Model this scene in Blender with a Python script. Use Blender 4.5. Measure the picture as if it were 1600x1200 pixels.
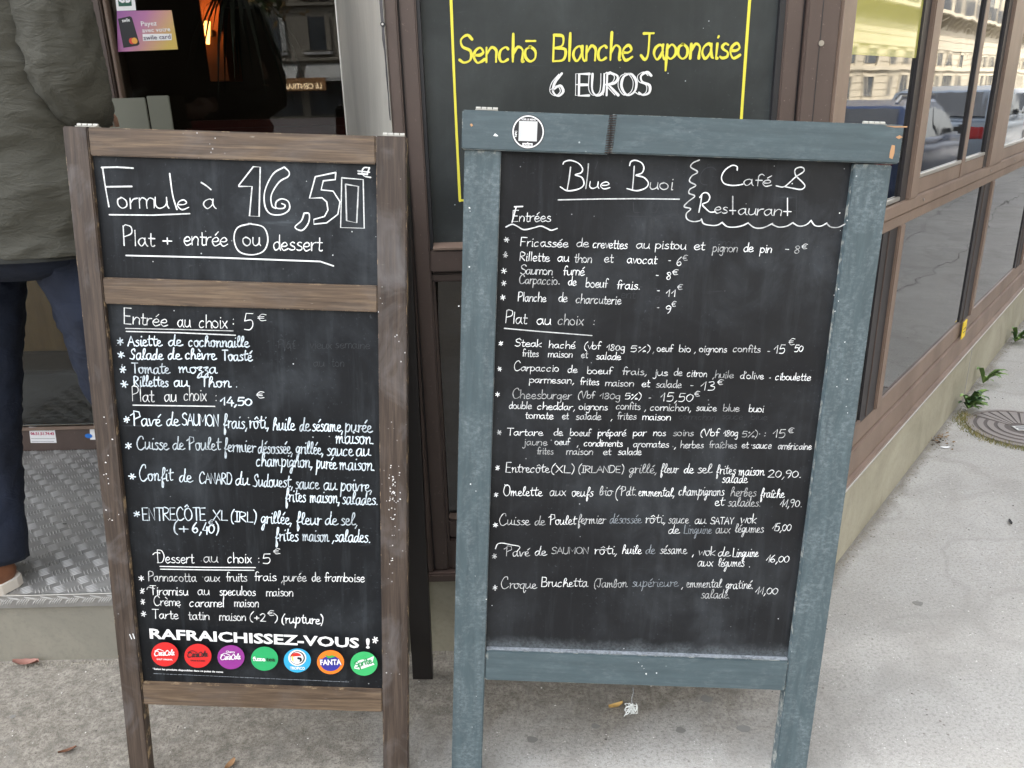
import bpy, bmesh, math, random
from mathutils import Vector, Matrix, noise
rnd = random.Random(7)
for o in list(bpy.data.objects): bpy.data.objects.remove(o)
sc = bpy.context.scene
COL = sc.collection
K = 1.12            # model units -> metres (everything is built in model units and scaled at the end)
# ---------------------------------------------------------------- camera
F_PX, PITCH, ROLL, HC = 1270.0, math.radians(19.7), math.radians(1.45), 1.25
FW = Vector((0, math.cos(PITCH), -math.sin(PITCH)))
_R0 = Vector((1, 0, 0)); _U0 = Vector((0, math.sin(PITCH), math.cos(PITCH)))
RT = _R0*math.cos(ROLL) - _U0*math.sin(ROLL)
UP = _U0*math.cos(ROLL) + _R0*math.sin(ROLL)
CAM = Vector((0, 0, HC))
cam = bpy.data.cameras.new('camera'); camo = bpy.data.objects.new('camera', cam); COL.objects.link(camo)
cam.sensor_width = 36; cam.lens = 36*F_PX/1600; cam.clip_start = .02; cam.clip_end = 500
mw = Matrix((RT, UP, -FW)).transposed().to_4x4(); mw.translation = CAM*K
camo.matrix_world = mw; sc.camera = camo
cam.dof.use_dof = False
# ---------------------------------------------------------------- world, sun, exposure
SUN_EL, SUN_AZ = math.radians(50), math.radians(300)   # azimuth of the sun, clockwise from +Y
w = bpy.data.worlds.new('World'); sc.world = w; w.use_nodes = True
nt = w.node_tree; bg = nt.nodes['Background']
sky = nt.nodes.new('ShaderNodeTexSky'); sky.sky_type = 'NISHITA'; sky.sun_disc = False
sky.sun_elevation = SUN_EL; sky.sun_rotation = SUN_AZ
sky.air_density = 1.0; sky.dust_density = 4.0; sky.ozone_density = 1.0
hs = nt.nodes.new('ShaderNodeHueSaturation'); hs.inputs['Saturation'].default_value = .25
nt.links.new(sky.outputs[0], hs.inputs['Color']); nt.links.new(hs.outputs[0], bg.inputs[0]); bg.inputs[1].default_value = .15
sl = bpy.data.lights.new('sun', 'SUN'); sl.energy = 2.0; sl.angle = math.radians(.6); sl.color = (1, .97, .92)
slo = bpy.data.objects.new('sun', sl); COL.objects.link(slo)
sd = Vector((math.sin(SUN_AZ)*math.cos(SUN_EL), math.cos(SUN_AZ)*math.cos(SUN_EL), math.sin(SUN_EL)))
slo.rotation_euler = sd.to_track_quat('Z', 'Y').to_euler(); slo.location = sd*30
vs = sc.view_settings; vs.view_transform = 'Standard'; vs.look = 'None'; vs.gamma = 1; vs.exposure = 2.95
vs.use_curve_mapping = False
# ---------------------------------------------------------------- helpers
def ray(x, y): return RT*((x-800)/F_PX) - UP*((y-600)/F_PX) + FW
def hit(x, y, p, n):
    d = ray(x, y); return CAM + d*((Vector(p)-CAM).dot(n)/d.dot(n))
def gnd(x, y, z=0): return hit(x, y, (0, 0, z), Vector((0, 0, 1)))
def atY(x, y, Y): return hit(x, y, (0, Y, 0), Vector((0, 1, 0)))
def tag(o, label=None, cat=None, group=None, kind=None):
    for k, v in (('label', label), ('category', cat), ('group', group), ('kind', kind)):
        if v: o[k] = v
    return o
def empty(name, loc=(0, 0, 0), label=None, cat=None, group=None, rot=None, parent=None):
    o = bpy.data.objects.new(name, None); COL.objects.link(o); o.location = loc; o.empty_display_size = .05
    if rot is not None: o.rotation_euler = rot
    if parent: o.parent = parent
    return tag(o, label, cat, group)
class MB:
    def __init__(s): s.v = []; s.f = []; s.mi = []; s.sm = False
    def add(s, vs, fs, m=0):
        b = len(s.v); s.v += [tuple(p) for p in vs]; s.f += [tuple(i+b for i in f) for f in fs]; s.mi += [m]*len(fs); return s
    def hexa(s, p, m=0):      # 8 points: bottom 0-3, top 4-7
        return s.add(p, [(0,3,2,1),(4,5,6,7),(0,1,5,4),(1,2,6,5),(2,3,7,6),(3,0,4,7)], m)
    def box(s, x0, x1, y0, y1, z0, z1, m=0):
        return s.hexa([(x0,y0,z0),(x1,y0,z0),(x1,y1,z0),(x0,y1,z0),(x0,y0,z1),(x1,y0,z1),(x1,y1,z1),(x0,y1,z1)], m)
    def bbox(s, x0, x1, y0, y1, z0, z1, b=.002, m=0):   # bevelled box
        bm = bmesh.new(); bmesh.ops.create_cube(bm, size=1)
        for v in bm.verts: v.co = Vector(((x0+x1)/2+v.co.x*(x1-x0), (y0+y1)/2+v.co.y*(y1-y0), (z0+z1)/2+v.co.z*(z1-z0)))
        bmesh.ops.bevel(bm, geom=list(bm.edges), offset=b, segments=2, affect='EDGES')
        bm.verts.index_update()
        s.add([v.co for v in bm.verts], [[v.index for v in f.verts] for f in bm.faces], m); bm.free(); return s
    def prism(s, poly, z0, z1, m=0):     # poly in xy
        n = len(poly)
        return s.add([(x,y,z0) for x,y in poly]+[(x,y,z1) for x,y in poly],
            [tuple(range(n))[::-1], tuple(range(n,2*n))]+[(i,(i+1)%n,n+(i+1)%n,n+i) for i in range(n)], m)
    def tube(s, pts, r, n=8, m=0, caps=True):
        pts = [Vector(p) for p in pts]; rs = r if isinstance(r, (list, tuple)) else [r]*len(pts)
        N = len(pts); ref = Vector((0,0,1)); vs_ = []; fs = []
        up = None
        for i, p in enumerate(pts):
            t = (pts[min(i+1,N-1)]-pts[max(i-1,0)])
            if t.length < 1e-9: t = Vector((0,0,1))
            t.normalize()
            if up is None:
                up = ref if abs(t.dot(ref)) < .9 else Vector((1,0,0))
            a = t.cross(up).normalized(); up = a.cross(t).normalized()
            for k in range(n):
                an = 2*math.pi*k/n; vs_.append(p+(a*math.cos(an)+up*math.sin(an))*rs[i])
        for i in range(N-1):
            for k in range(n): fs.append((i*n+k, i*n+(k+1)%n, (i+1)*n+(k+1)%n, (i+1)*n+k))
        if caps: fs += [tuple(range(n))[::-1], tuple(range((N-1)*n, N*n))]
        return s.add(vs_, fs, m)
    def disc(s, c, r, ax, ay, n=28, m=0):
        c = Vector(c); return s.add([c+ax*(r*math.cos(2*math.pi*k/n))+ay*(r*math.sin(2*math.pi*k/n)) for k in range(n)], [tuple(range(n))], m)
    def loft(s, rings, caps=True, m=0):
        n = len(rings[0]); vs_ = [p for r in rings for p in r]; fs = []
        for i in range(len(rings)-1):
            for k in range(n): fs.append((i*n+k, i*n+(k+1)%n, (i+1)*n+(k+1)%n, (i+1)*n+k))
        if caps: fs += [tuple(range(n))[::-1], tuple(range((len(rings)-1)*n, len(rings)*n))]
        return s.add(vs_, fs, m)
    def build(s, name, mat, parent=None, smooth=False, **kw):
        me = bpy.data.meshes.new(name); me.from_pydata(s.v, [], s.f)
        for mm in (mat if isinstance(mat, (list, tuple)) else [mat]): me.materials.append(mm)
        me.polygons.foreach_set('material_index', s.mi)
        if smooth: me.polygons.foreach_set('use_smooth', [True]*len(me.polygons))
        me.update()
        if smooth is not False and smooth != True:
            pass
        o = bpy.data.objects.new(name, me); COL.objects.link(o)
        if parent: o.parent = parent
        return tag(o, **kw)
def copy_tree(o, parent=None):
    c = o.copy(); COL.objects.link(c); c.parent = parent
    for ch in o.children: copy_tree(ch, c)
    return c
# ---------------------------------------------------------------- materials
def mat(name, col=(.5,.5,.5), rough=.6, metal=0.0, **kw):
    m = bpy.data.materials.new(name); m.use_nodes = True
    b = m.node_tree.nodes['Principled BSDF']
    b.inputs['Base Color'].default_value = (*col, 1); b.inputs['Roughness'].default_value = rough; b.inputs['Metallic'].default_value = metal
    for k, v in kw.items(): b.inputs[k.replace('_', ' ')].default_value = v
    return m
class NB:      # tiny node builder
    def __init__(s, m):
        s.t = m.node_tree; s.b = s.t.nodes['Principled BSDF']
        s.tc = s.t.nodes.new('ShaderNodeTexCoord')
    def n(s, typ, **kw):
        x = s.t.nodes.new(typ)
        for k, v in kw.items(): setattr(x, k, v)
        return x
    def l(s, a, b): s.t.links.new(a, b)
    def co(s, scale=(1,1,1), src='Object', loc=(0,0,0), rot=(0,0,0)):
        mp = s.n('ShaderNodeMapping'); mp.inputs['Scale'].default_value = scale; mp.inputs['Location'].default_value = loc; mp.inputs['Rotation'].default_value = rot
        s.l(s.tc.outputs[src], mp.inputs[0]); return mp.outputs[0]
    def noise(s, scale, co, det=4, rough=.55, dist=0.0):
        x = s.n('ShaderNodeTexNoise'); x.inputs['Scale'].default_value = scale; x.inputs['Detail'].default_value = det
        x.inputs['Roughness'].default_value = rough; x.inputs['Distortion'].default_value = dist; s.l(co, x.inputs['Vector']); return x.outputs['Fac']
    def vor(s, scale, co, feat='F1', rnd_=1.0):
        x = s.n('ShaderNodeTexVoronoi'); x.feature = feat; x.inputs['Scale'].default_value = scale; x.inputs['Randomness'].default_value = rnd_; s.l(co, x.inputs['Vector']); return x
    def ramp(s, v, stops, mode='LINEAR'):
        x = s.n('ShaderNodeValToRGB'); cr = x.color_ramp; cr.interpolation = mode
        while len(cr.elements) < len(stops): cr.elements.new(.5)
        for e, (p, c) in zip(cr.elements, stops):
            e.position = p; e.color = (c, c, c, 1) if isinstance(c, (int, float)) else (*c, 1)
        s.l(v, x.inputs[0]); return x.outputs[0]
    def mix(s, f, a, b, mode='MIX'):
        x = s.n('ShaderNodeMix'); x.data_type = 'RGBA'; x.blend_type = mode
        for sock, v in ((x.inputs[0], f), (x.inputs[6], a), (x.inputs[7], b)):
            if hasattr(v, 'links'): s.l(v, sock)
            elif isinstance(v, (int, float)): sock.default_value = v
            else: sock.default_value = (*v, 1)
        return x.outputs[2]
    def math(s, op, a, b=0.0, clamp=False):
        x = s.n('ShaderNodeMath'); x.operation = op; x.use_clamp = clamp
        for sock, v in ((x.inputs[0], a), (x.inputs[1], b)):
            if hasattr(v, 'links'): s.l(v, sock)
            else: sock.default_value = v
        return x.outputs[0]
    def sep(s, co):
        x = s.n('ShaderNodeSeparateXYZ'); s.l(co, x.inputs[0]); return x.outputs
    def bump(s, h, st=.3, dist=.002):
        x = s.n('ShaderNodeBump'); x.inputs['Strength'].default_value = st; x.inputs['Distance'].default_value = dist
        s.l(h, x.inputs['Height']); s.l(x.outputs[0], s.b.inputs['Normal'])
    def color(s, v): s.l(v, s.b.inputs['Base Color'])
    def rough(s, v): s.l(v, s.b.inputs['Roughness'])
def edge_mask(B, axes=(0, 2), width=.03, amt=.5, nscale=40, frac=.5):
    """worn rim: 1 near the faces of the bounding box along the given axes"""
    g = B.sep(B.tc.outputs['Generated']); out = None
    for a in axes:
        d = B.math('ABSOLUTE', B.math('SUBTRACT', g[a], .5))
        e = B.ramp(d, [(.5-width, 0), (.5-width*.15, 1)])
        out = e if out is None else B.math('MAXIMUM', out, e)
    nz = B.noise(nscale, B.co(), 5, .7)
    return B.math('MULTIPLY', out, B.ramp(nz, [(frac-.03, 0), (frac+.07, amt)]), True)
def wood_mat(name, vertical):
    m = mat(name, rough=.5); B = NB(m)
    st = (26, 26, 1.2) if vertical else (1.2, 26, 26)
    g1 = B.noise(5, B.co(st), 8, .65, .6); g2 = B.noise(14, B.co(st, loc=(3,1,2)), 4, .6)
    c = B.ramp(g1, [(.28, (.040,.026,.017)), (.5, (.105,.070,.044)), (.72, (.20,.14,.085))] if not vertical else
                   [(.28, (.022,.014,.010)), (.5, (.050,.034,.025)), (.75, (.10,.072,.052))])
    c = B.mix(B.ramp(g2, [(.45, 0), (.75, .35)]), c, (.012,.008,.006))
    sm = B.noise(7, B.co((1.6,1,1) if vertical else (1,1,2)), 5, .6, 1.2)     # grey chalk rubbed into the stain
    c = B.mix(B.ramp(sm, [(.5, 0), (.76, .30 if vertical else .12)]), c, (.26,.26,.27))
    sc2 = B.noise(60, B.co((.25,1,1), rot=(0,.5,0)), 3, .7)
    c = B.mix(B.ramp(sc2, [(.71, 0), (.78, .55)]), c, (.5,.47,.42))
    c = B.mix(edge_mask(B, (0,) if vertical else (2,), .035 if vertical else .04, .7, 30, .56), c, (.42,.31,.19))
    sp = B.vor(75, B.co()); spn = B.noise(6, B.co(), 2)
    c = B.mix(B.math('MULTIPLY', B.ramp(sp.outputs['Distance'], [(.09, 1), (.13, 0)]), B.ramp(spn, [(.6, 0), (.68, .8)])), c, (.7,.7,.7))
    B.color(c); B.rough(B.ramp(g1, [(.3, .42), (.7, .62)])); B.bump(g1, .35, .0012); return m
def blue_mat(name, vertical):
    m = mat(name, rough=.5); B = NB(m)
    st = (10, 10, .8) if vertical else (.8, 10, 10)
    g = B.noise(9, B.co(st), 6, .6, .4)
    c = B.ramp(g, [(.3, (.044,.066,.075)), (.6, (.058,.086,.097)), (.8, (.076,.108,.120))])
    dn = B.noise(9, B.co((1.4,1,.6) if vertical else (1,1,1)), 6, .72, 1.5); fn = B.noise(90, B.co((1,1,1.5) if vertical else (.5,1,1.5)), 4, .75)
    ch = B.math('MULTIPLY', B.ramp(dn, [(.42, 0), (.72, .8 if vertical else .25)]), B.ramp(fn, [(.45, .08), (.68, .7)]))
    c = B.mix(ch, c, (.34,.39,.41))
    c = B.mix(edge_mask(B, (0, 2) if not vertical else (0,2), .010 if not vertical else .008, .6, 50, .54), c, (.45,.45,.40))
    sp = B.vor(55, B.co()); spn = B.noise(8, B.co(), 2)
    c = B.mix(B.math('MULTIPLY', B.ramp(sp.outputs['Distance'], [(.07, 1), (.11, 0)]), B.ramp(spn, [(.62, 0), (.68, .6)])), c, (.5,.55,.57))
    B.color(c); B.rough(B.ramp(dn, [(.4, .42), (.7, .7)])); B.bump(g, .3, .0009); return m
def slate_mat(name, base, dust, seed=0.0, streak=.25, ledge=False):
    m = mat(name, rough=.5); B = NB(m)
    big = B.noise(3.2, B.co(loc=(seed,0,0)), 5, .6, .5); mid = B.noise(11, B.co((1,1,.8), loc=(seed,2,0)), 6, .7, .6)
    stv = B.noise(10, B.co((4,1,.35), loc=(seed,1,0)), 5, .65); fine = B.noise(160, B.co(), 3, .7)
    c = B.ramp(big, [(.3, tuple(x*.75 for x in base)), (.7, tuple(x*1.3 for x in base))])
    cloud = B.math('MULTIPLY', B.ramp(big, [(.46, 0), (.70, 1)]), B.ramp(mid, [(.40, .1), (.72, 1)]))
    c = B.mix(B.math('MULTIPLY', cloud, .38), c, dust)
    c = B.mix(B.math('MULTIPLY', B.ramp(stv, [(.52, 0), (.75, 1)]), streak), c, dust)
    scr = B.noise(34, B.co((.12,1,1), rot=(0,.6,0), loc=(seed,0,3)), 3, .6)
    c = B.mix(B.ramp(scr, [(.70, 0), (.76, .35)]), c, dust)
    c = B.mix(B.math('MULTIPLY', B.ramp(fine, [(.62, 0), (.75, .5)]), B.ramp(mid, [(.45, .1), (.65, 1)])), c, dust)
    sp = B.vor(40, B.co(loc=(seed,0,0))); spn = B.noise(5, B.co(loc=(seed,5,0)), 2)
    c = B.mix(B.math('MULTIPLY', B.ramp(sp.outputs['Distance'], [(.04, 1), (.06, 0)]), B.ramp(spn, [(.5, 0), (.6, .9)])), c, (.6,.63,.65))
    if ledge:
        g = B.sep(B.tc.outputs['Generated']); gz = B.math('ADD', g[2], B.math('MULTIPLY', B.math('SUBTRACT', mid, .5), .06)); c = B.mix(B.math('MULTIPLY', B.ramp(gz, [(.0, .5), (.03, 0)]), B.ramp(fine, [(.35, .4), (.6, 1)])), c, (.20,.23,.25))
    B.b.inputs['IOR'].default_value = 1.33
    B.color(c); B.rough(B.ramp(mid, [(.35, .42), (.7, .66)])); B.bump(fine, .08, .0005); return m
M = {}
M['wood_v'] = wood_mat('stained_wood_upright', True); M['wood_h'] = wood_mat('stained_wood_rail', False)
M['blue_v'] = blue_mat('blue_grey_paint_upright', True); M['blue_h'] = blue_mat('blue_grey_paint_rail', False)
M['slate_b'] = slate_mat('chalkboard_black', (.0065,.0078,.0098), (.13,.15,.17), 1.3, .14)
M['slate_c'] = slate_mat('chalkboard_grey', (.0085,.0092,.0108), (.11,.125,.14), 7.1, .12, ledge=True)
M['slate_s'] = slate_mat('slate_panel', (.030,.034,.033), (.10,.11,.11), 12.4, .08)
M['dark_wood'] = mat('black_painted_wood', (.012,.010,.010), .45)
def chalk(name, col, lo):
    m = mat(name, col, .75); B = NB(m); n = B.noise(130, B.co(), 5, .75); n2 = B.noise(14, B.co(), 4, .6)
    c = B.mix(B.math('MULTIPLY', B.ramp(n, [(.4, 1), (.62, 0)]), B.ramp(n2, [(.35, lo[0]), (.7, lo[1])])), col, tuple(x*.25 for x in col))
    B.color(c); return m
M['chalk'] = chalk('chalk_marker_white', (.85,.87,.87), (.1, .55))
M['chalk_b'] = chalk('chalk_marker_bluish_white', (.72,.82,.89), (.05, .45))
M['chalk_f'] = chalk('chalk_marker_faded', (.26,.29,.32), (.4, .9))
for base, key in (((.85,.87,.87), 'chalk'), ((.72,.82,.89), 'chalk_b')):
    M[key+'_v'] = [chalk(key+'_worn', tuple(x*k for x in base), lo) for k, lo in ((1, (.05,.45)), (.92, (.2,.75)), (.74, (.25,.8)), (.56, (.35,.9)))]
M['chalk_g'] = mat('chalk_ghost', (.026,.029,.033), .8)
def painted_metal(name, c0, c1, rough=.5, wear=(.3,.24,.2)):
    m = mat(name, c0, rough); B = NB(m)
    n = B.noise(5, B.co((1,1,.5)), 5, .6); f = B.noise(120, B.co(), 3, .6)
    c = B.ramp(n, [(.3, c0), (.75, c1)])
    c = B.mix(B.ramp(f, [(.66, 0), (.76, .4)]), c, wear)
    B.color(c); B.bump(f, .1, .0006); return m
M['brown'] = painted_metal('brown_painted_metal', (.062,.042,.034), (.092,.064,.052))
M['brown_b'] = painted_metal('weathered_brown_metal', (.135,.092,.068), (.235,.168,.128), .45, (.42,.38,.34))
M['brown_d'] = painted_metal('shaded_recess_brown', (.016,.014,.016), (.028,.024,.026), .5, (.07,.06,.06))  # near-black brown: shade of the reveals and gaps put into the colour
M['alu'] = mat('bare_aluminium', (.62,.61,.58), .38, 1)
M['hinge'] = mat('hinge_plate', (.42,.41,.37), .45, .3)
M['steel'] = mat('brushed_stainless', (.50,.48,.43), .4, .45); B = NB(M['steel'])
n = B.noise(4, B.co((1,1,.5)), 5, .6, .5); f = B.noise(60, B.co((1,1,.08)), 3); B.color(B.ramp(n, [(.3, (.40,.385,.345)), (.7, (.60,.575,.51))])); B.rough(B.ramp(f, [(.3, .38), (.7, .50)])); B.bump(f, .05, .0005)
M['plate_s'] = mat('dull_greenish_steel', (.20,.205,.165), .4, .4)
M['black'] = mat('black_print', (.012,.012,.014), .5)
M['white'] = mat('white_print', (.80,.80,.80), .5)
M['paint_y'] = mat('yellow_lettering', (.72,.65,.06), .5)
M['paint_w'] = mat('white_lettering', (.80,.80,.79), .5)
M['screw'] = mat('screw_head', (.35,.33,.30), .35, .9)
M['wire'] = mat('rusty_wire', (.05,.035,.03), .5, .6)
M['bare'] = mat('bare_chipped_wood', (.42,.24,.12), .8)
# glazing
def tinted(name, col, ior, rough=.01):
    return mat(name, col, rough, IOR=ior)
M['glass_b'] = tinted('dark_window_glass', (.010,.011,.012), 2.7); NBx = NB(M['glass_b'])
NBx.bump(NBx.noise(2.5, NBx.co(), 2), .02, .05); NBx.color(NBx.ramp(NBx.noise(3, NBx.co((1,1,.6)), 6, .7), [(.4, (.010,.011,.012)), (.75, (.035,.036,.037))])); NBx.rough(NBx.ramp(NBx.noise(5, NBx.co(), 5, .7), [(.4, .01), (.75, .07)]))
M['glass_a'] = tinted('brown_tinted_glass', (.012,.010,.008), 1.5)
def clear_glass(name):
    m = bpy.data.materials.new(name); m.use_nodes = True; t = m.node_tree; t.nodes.clear()
    o = t.nodes.new('ShaderNodeOutputMaterial'); mx = t.nodes.new('ShaderNodeMixShader'); fr = t.nodes.new('ShaderNodeFresnel'); fr.inputs[0].default_value = 1.5
    tr = t.nodes.new('ShaderNodeBsdfTransparent'); tr.inputs[0].default_value = (.62,.64,.62,1); gl = t.nodes.new('ShaderNodeBsdfGlossy'); gl.inputs['Roughness'].default_value = .01
    t.links.new(fr.outputs[0], mx.inputs[0]); t.links.new(tr.outputs[0], mx.inputs[1]); t.links.new(gl.outputs[0], mx.inputs[2]); t.links.new(mx.outputs[0], o.inputs[0]); return m
M['glass_d'] = clear_glass('door_glass')
M['film'] = mat('yellow_window_film', (.40,.39,.11), .03, IOR=1.9)
# stone, pavement
def stone(name, c0, c1, sc_=3.0):
    m = mat(name, c0, .75); B = NB(m)
    n = B.noise(sc_, B.co(), 6, .65, .8); f = B.noise(90, B.co(), 4, .6)
    c = B.ramp(n, [(.3, c0), (.7, c1)]); c = B.mix(B.ramp(f, [(.5, 0), (.8, .3)]), c, tuple(x*.6 for x in c0))
    dirt = B.noise(6, B.co((1,1,.5)), 5, .7); c = B.mix(B.ramp(dirt, [(.55, 0), (.8, .45)]), c, tuple(x*.45 for x in c0))
    B.color(c); B.bump(f, .15, .001); return m
M['stone'] = stone('greenish_grey_stone', (.25,.235,.175), (.37,.35,.275))
M['riser'] = stone('grey_beige_riser', (.18,.17,.14), (.25,.235,.19))
def pavement():
    m = mat('pavement_concrete', rough=.85); B = NB(m)
    co = B.co()
    big = B.noise(.9, co, 5, .6, .6); med = B.noise(6, co, 6, .7, .5); mid = B.noise(30, co, 5, .7); fin = B.noise(120, co, 4, .75); gr = B.noise(330, co, 2, .6)
    c = B.ramp(big, [(.3, (.33,.322,.30)), (.7, (.44,.43,.405))])
    pt = B.noise(2.3, B.co(loc=(7,3,0)), 6, .7, 1.2); c = B.mix(B.ramp(pt, [(.45, 0), (.72, .45)]), c, (.30,.28,.25))
    c = B.mix(B.ramp(med, [(.35, .35), (.6, 0)]), c, (.27,.26,.235))
    c = B.mix(B.ramp(fin, [(.34, .7), (.52, 0)]), c, (.19,.18,.165))
    c = B.mix(B.ramp(gr, [(.55, 0), (.72, .4)]), c, (.62,.61,.58))
    v = B.vor(120, co); c = B.mix(B.math('MULTIPLY', B.ramp(v.outputs['Distance'], [(.10, 1), (.16, 0)]), B.ramp(B.noise(25, co, 2), [(.56, 0), (.6, .9)])), c, (.72,.71,.68))
    v2 = B.vor(42, co); c = B.mix(B.math('MULTIPLY', B.ramp(v2.outputs['Distance'], [(.08, .8), (.15, 0)]), B.ramp(B.noise(9, B.co(loc=(4,4,0)), 2), [(.56, 0), (.64, 1)])), c, (.12,.10,.085))
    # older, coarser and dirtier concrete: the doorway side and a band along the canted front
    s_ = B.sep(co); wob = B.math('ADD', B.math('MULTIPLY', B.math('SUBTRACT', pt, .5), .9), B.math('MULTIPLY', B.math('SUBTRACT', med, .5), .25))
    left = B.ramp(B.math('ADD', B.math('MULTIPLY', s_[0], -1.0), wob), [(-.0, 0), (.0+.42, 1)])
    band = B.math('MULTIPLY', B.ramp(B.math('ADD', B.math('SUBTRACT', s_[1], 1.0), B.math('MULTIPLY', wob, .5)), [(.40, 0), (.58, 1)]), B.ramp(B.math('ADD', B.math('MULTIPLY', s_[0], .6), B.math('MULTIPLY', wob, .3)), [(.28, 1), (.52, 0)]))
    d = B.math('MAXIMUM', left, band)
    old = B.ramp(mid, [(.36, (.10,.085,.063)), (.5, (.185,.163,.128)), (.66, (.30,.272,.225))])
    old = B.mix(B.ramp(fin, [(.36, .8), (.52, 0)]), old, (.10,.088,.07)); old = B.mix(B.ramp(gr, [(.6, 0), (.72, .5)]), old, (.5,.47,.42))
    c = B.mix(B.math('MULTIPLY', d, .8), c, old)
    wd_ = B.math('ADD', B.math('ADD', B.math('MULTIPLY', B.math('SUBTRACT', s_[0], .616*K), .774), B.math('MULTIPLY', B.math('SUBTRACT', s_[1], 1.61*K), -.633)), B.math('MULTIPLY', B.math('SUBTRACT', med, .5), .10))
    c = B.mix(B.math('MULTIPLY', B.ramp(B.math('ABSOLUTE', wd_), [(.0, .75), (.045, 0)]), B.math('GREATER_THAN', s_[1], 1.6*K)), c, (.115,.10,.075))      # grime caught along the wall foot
    ring = B.noise(1.7, B.co(loc=(1,8,0)), 3, .5, .4); c = B.mix(B.math('MULTIPLY', B.ramp(ring, [(.47, 0), (.5, 1), (.53, 0)]), .28), c, (.21,.20,.18))
    B.color(c); B.bump(B.math('ADD', B.math('MULTIPLY', mid, .8), B.math('ADD', fin, B.math('MULTIPLY', gr, .5))), .6, .0028); return m
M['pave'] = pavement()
def asphalt():
    m = mat('asphalt', rough=.85); B = NB(m); co = B.co()
    n = B.noise(.6, co, 5, .6); f = B.noise(90, co, 3, .7); c = B.ramp(n, [(.3, (.05,.05,.052)), (.7, (.075,.075,.077))]); c = B.mix(B.ramp(f, [(.5, 0), (.75, .5)]), c, (.16,.16,.16)); B.color(c); return m
M['asphalt'] = asphalt()
M['kerb'] = stone('granite_kerb', (.27,.265,.26), (.36,.355,.35), 8)
def plate():
    m = mat('worn_diamond_plate', (.4,.4,.39), .4, .45); B = NB(m); n = B.noise(5, B.co(), 5, .65, .5); f = B.noise(60, B.co((.3,1,1), rot=(0,0,.6)), 4, .7)
    c = B.ramp(n, [(.3, (.20,.195,.185)), (.7, (.34,.335,.32))]); c = B.mix(B.ramp(f, [(.5, 0), (.8, .45)]), c, (.20,.19,.17)); B.color(c); B.rough(B.ramp(n, [(.3, .52), (.7, .36)])); return m
M['plate'] = plate()
M['tread'] = mat('polished_tread_bars', (.34,.335,.32), .42, .35)
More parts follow.
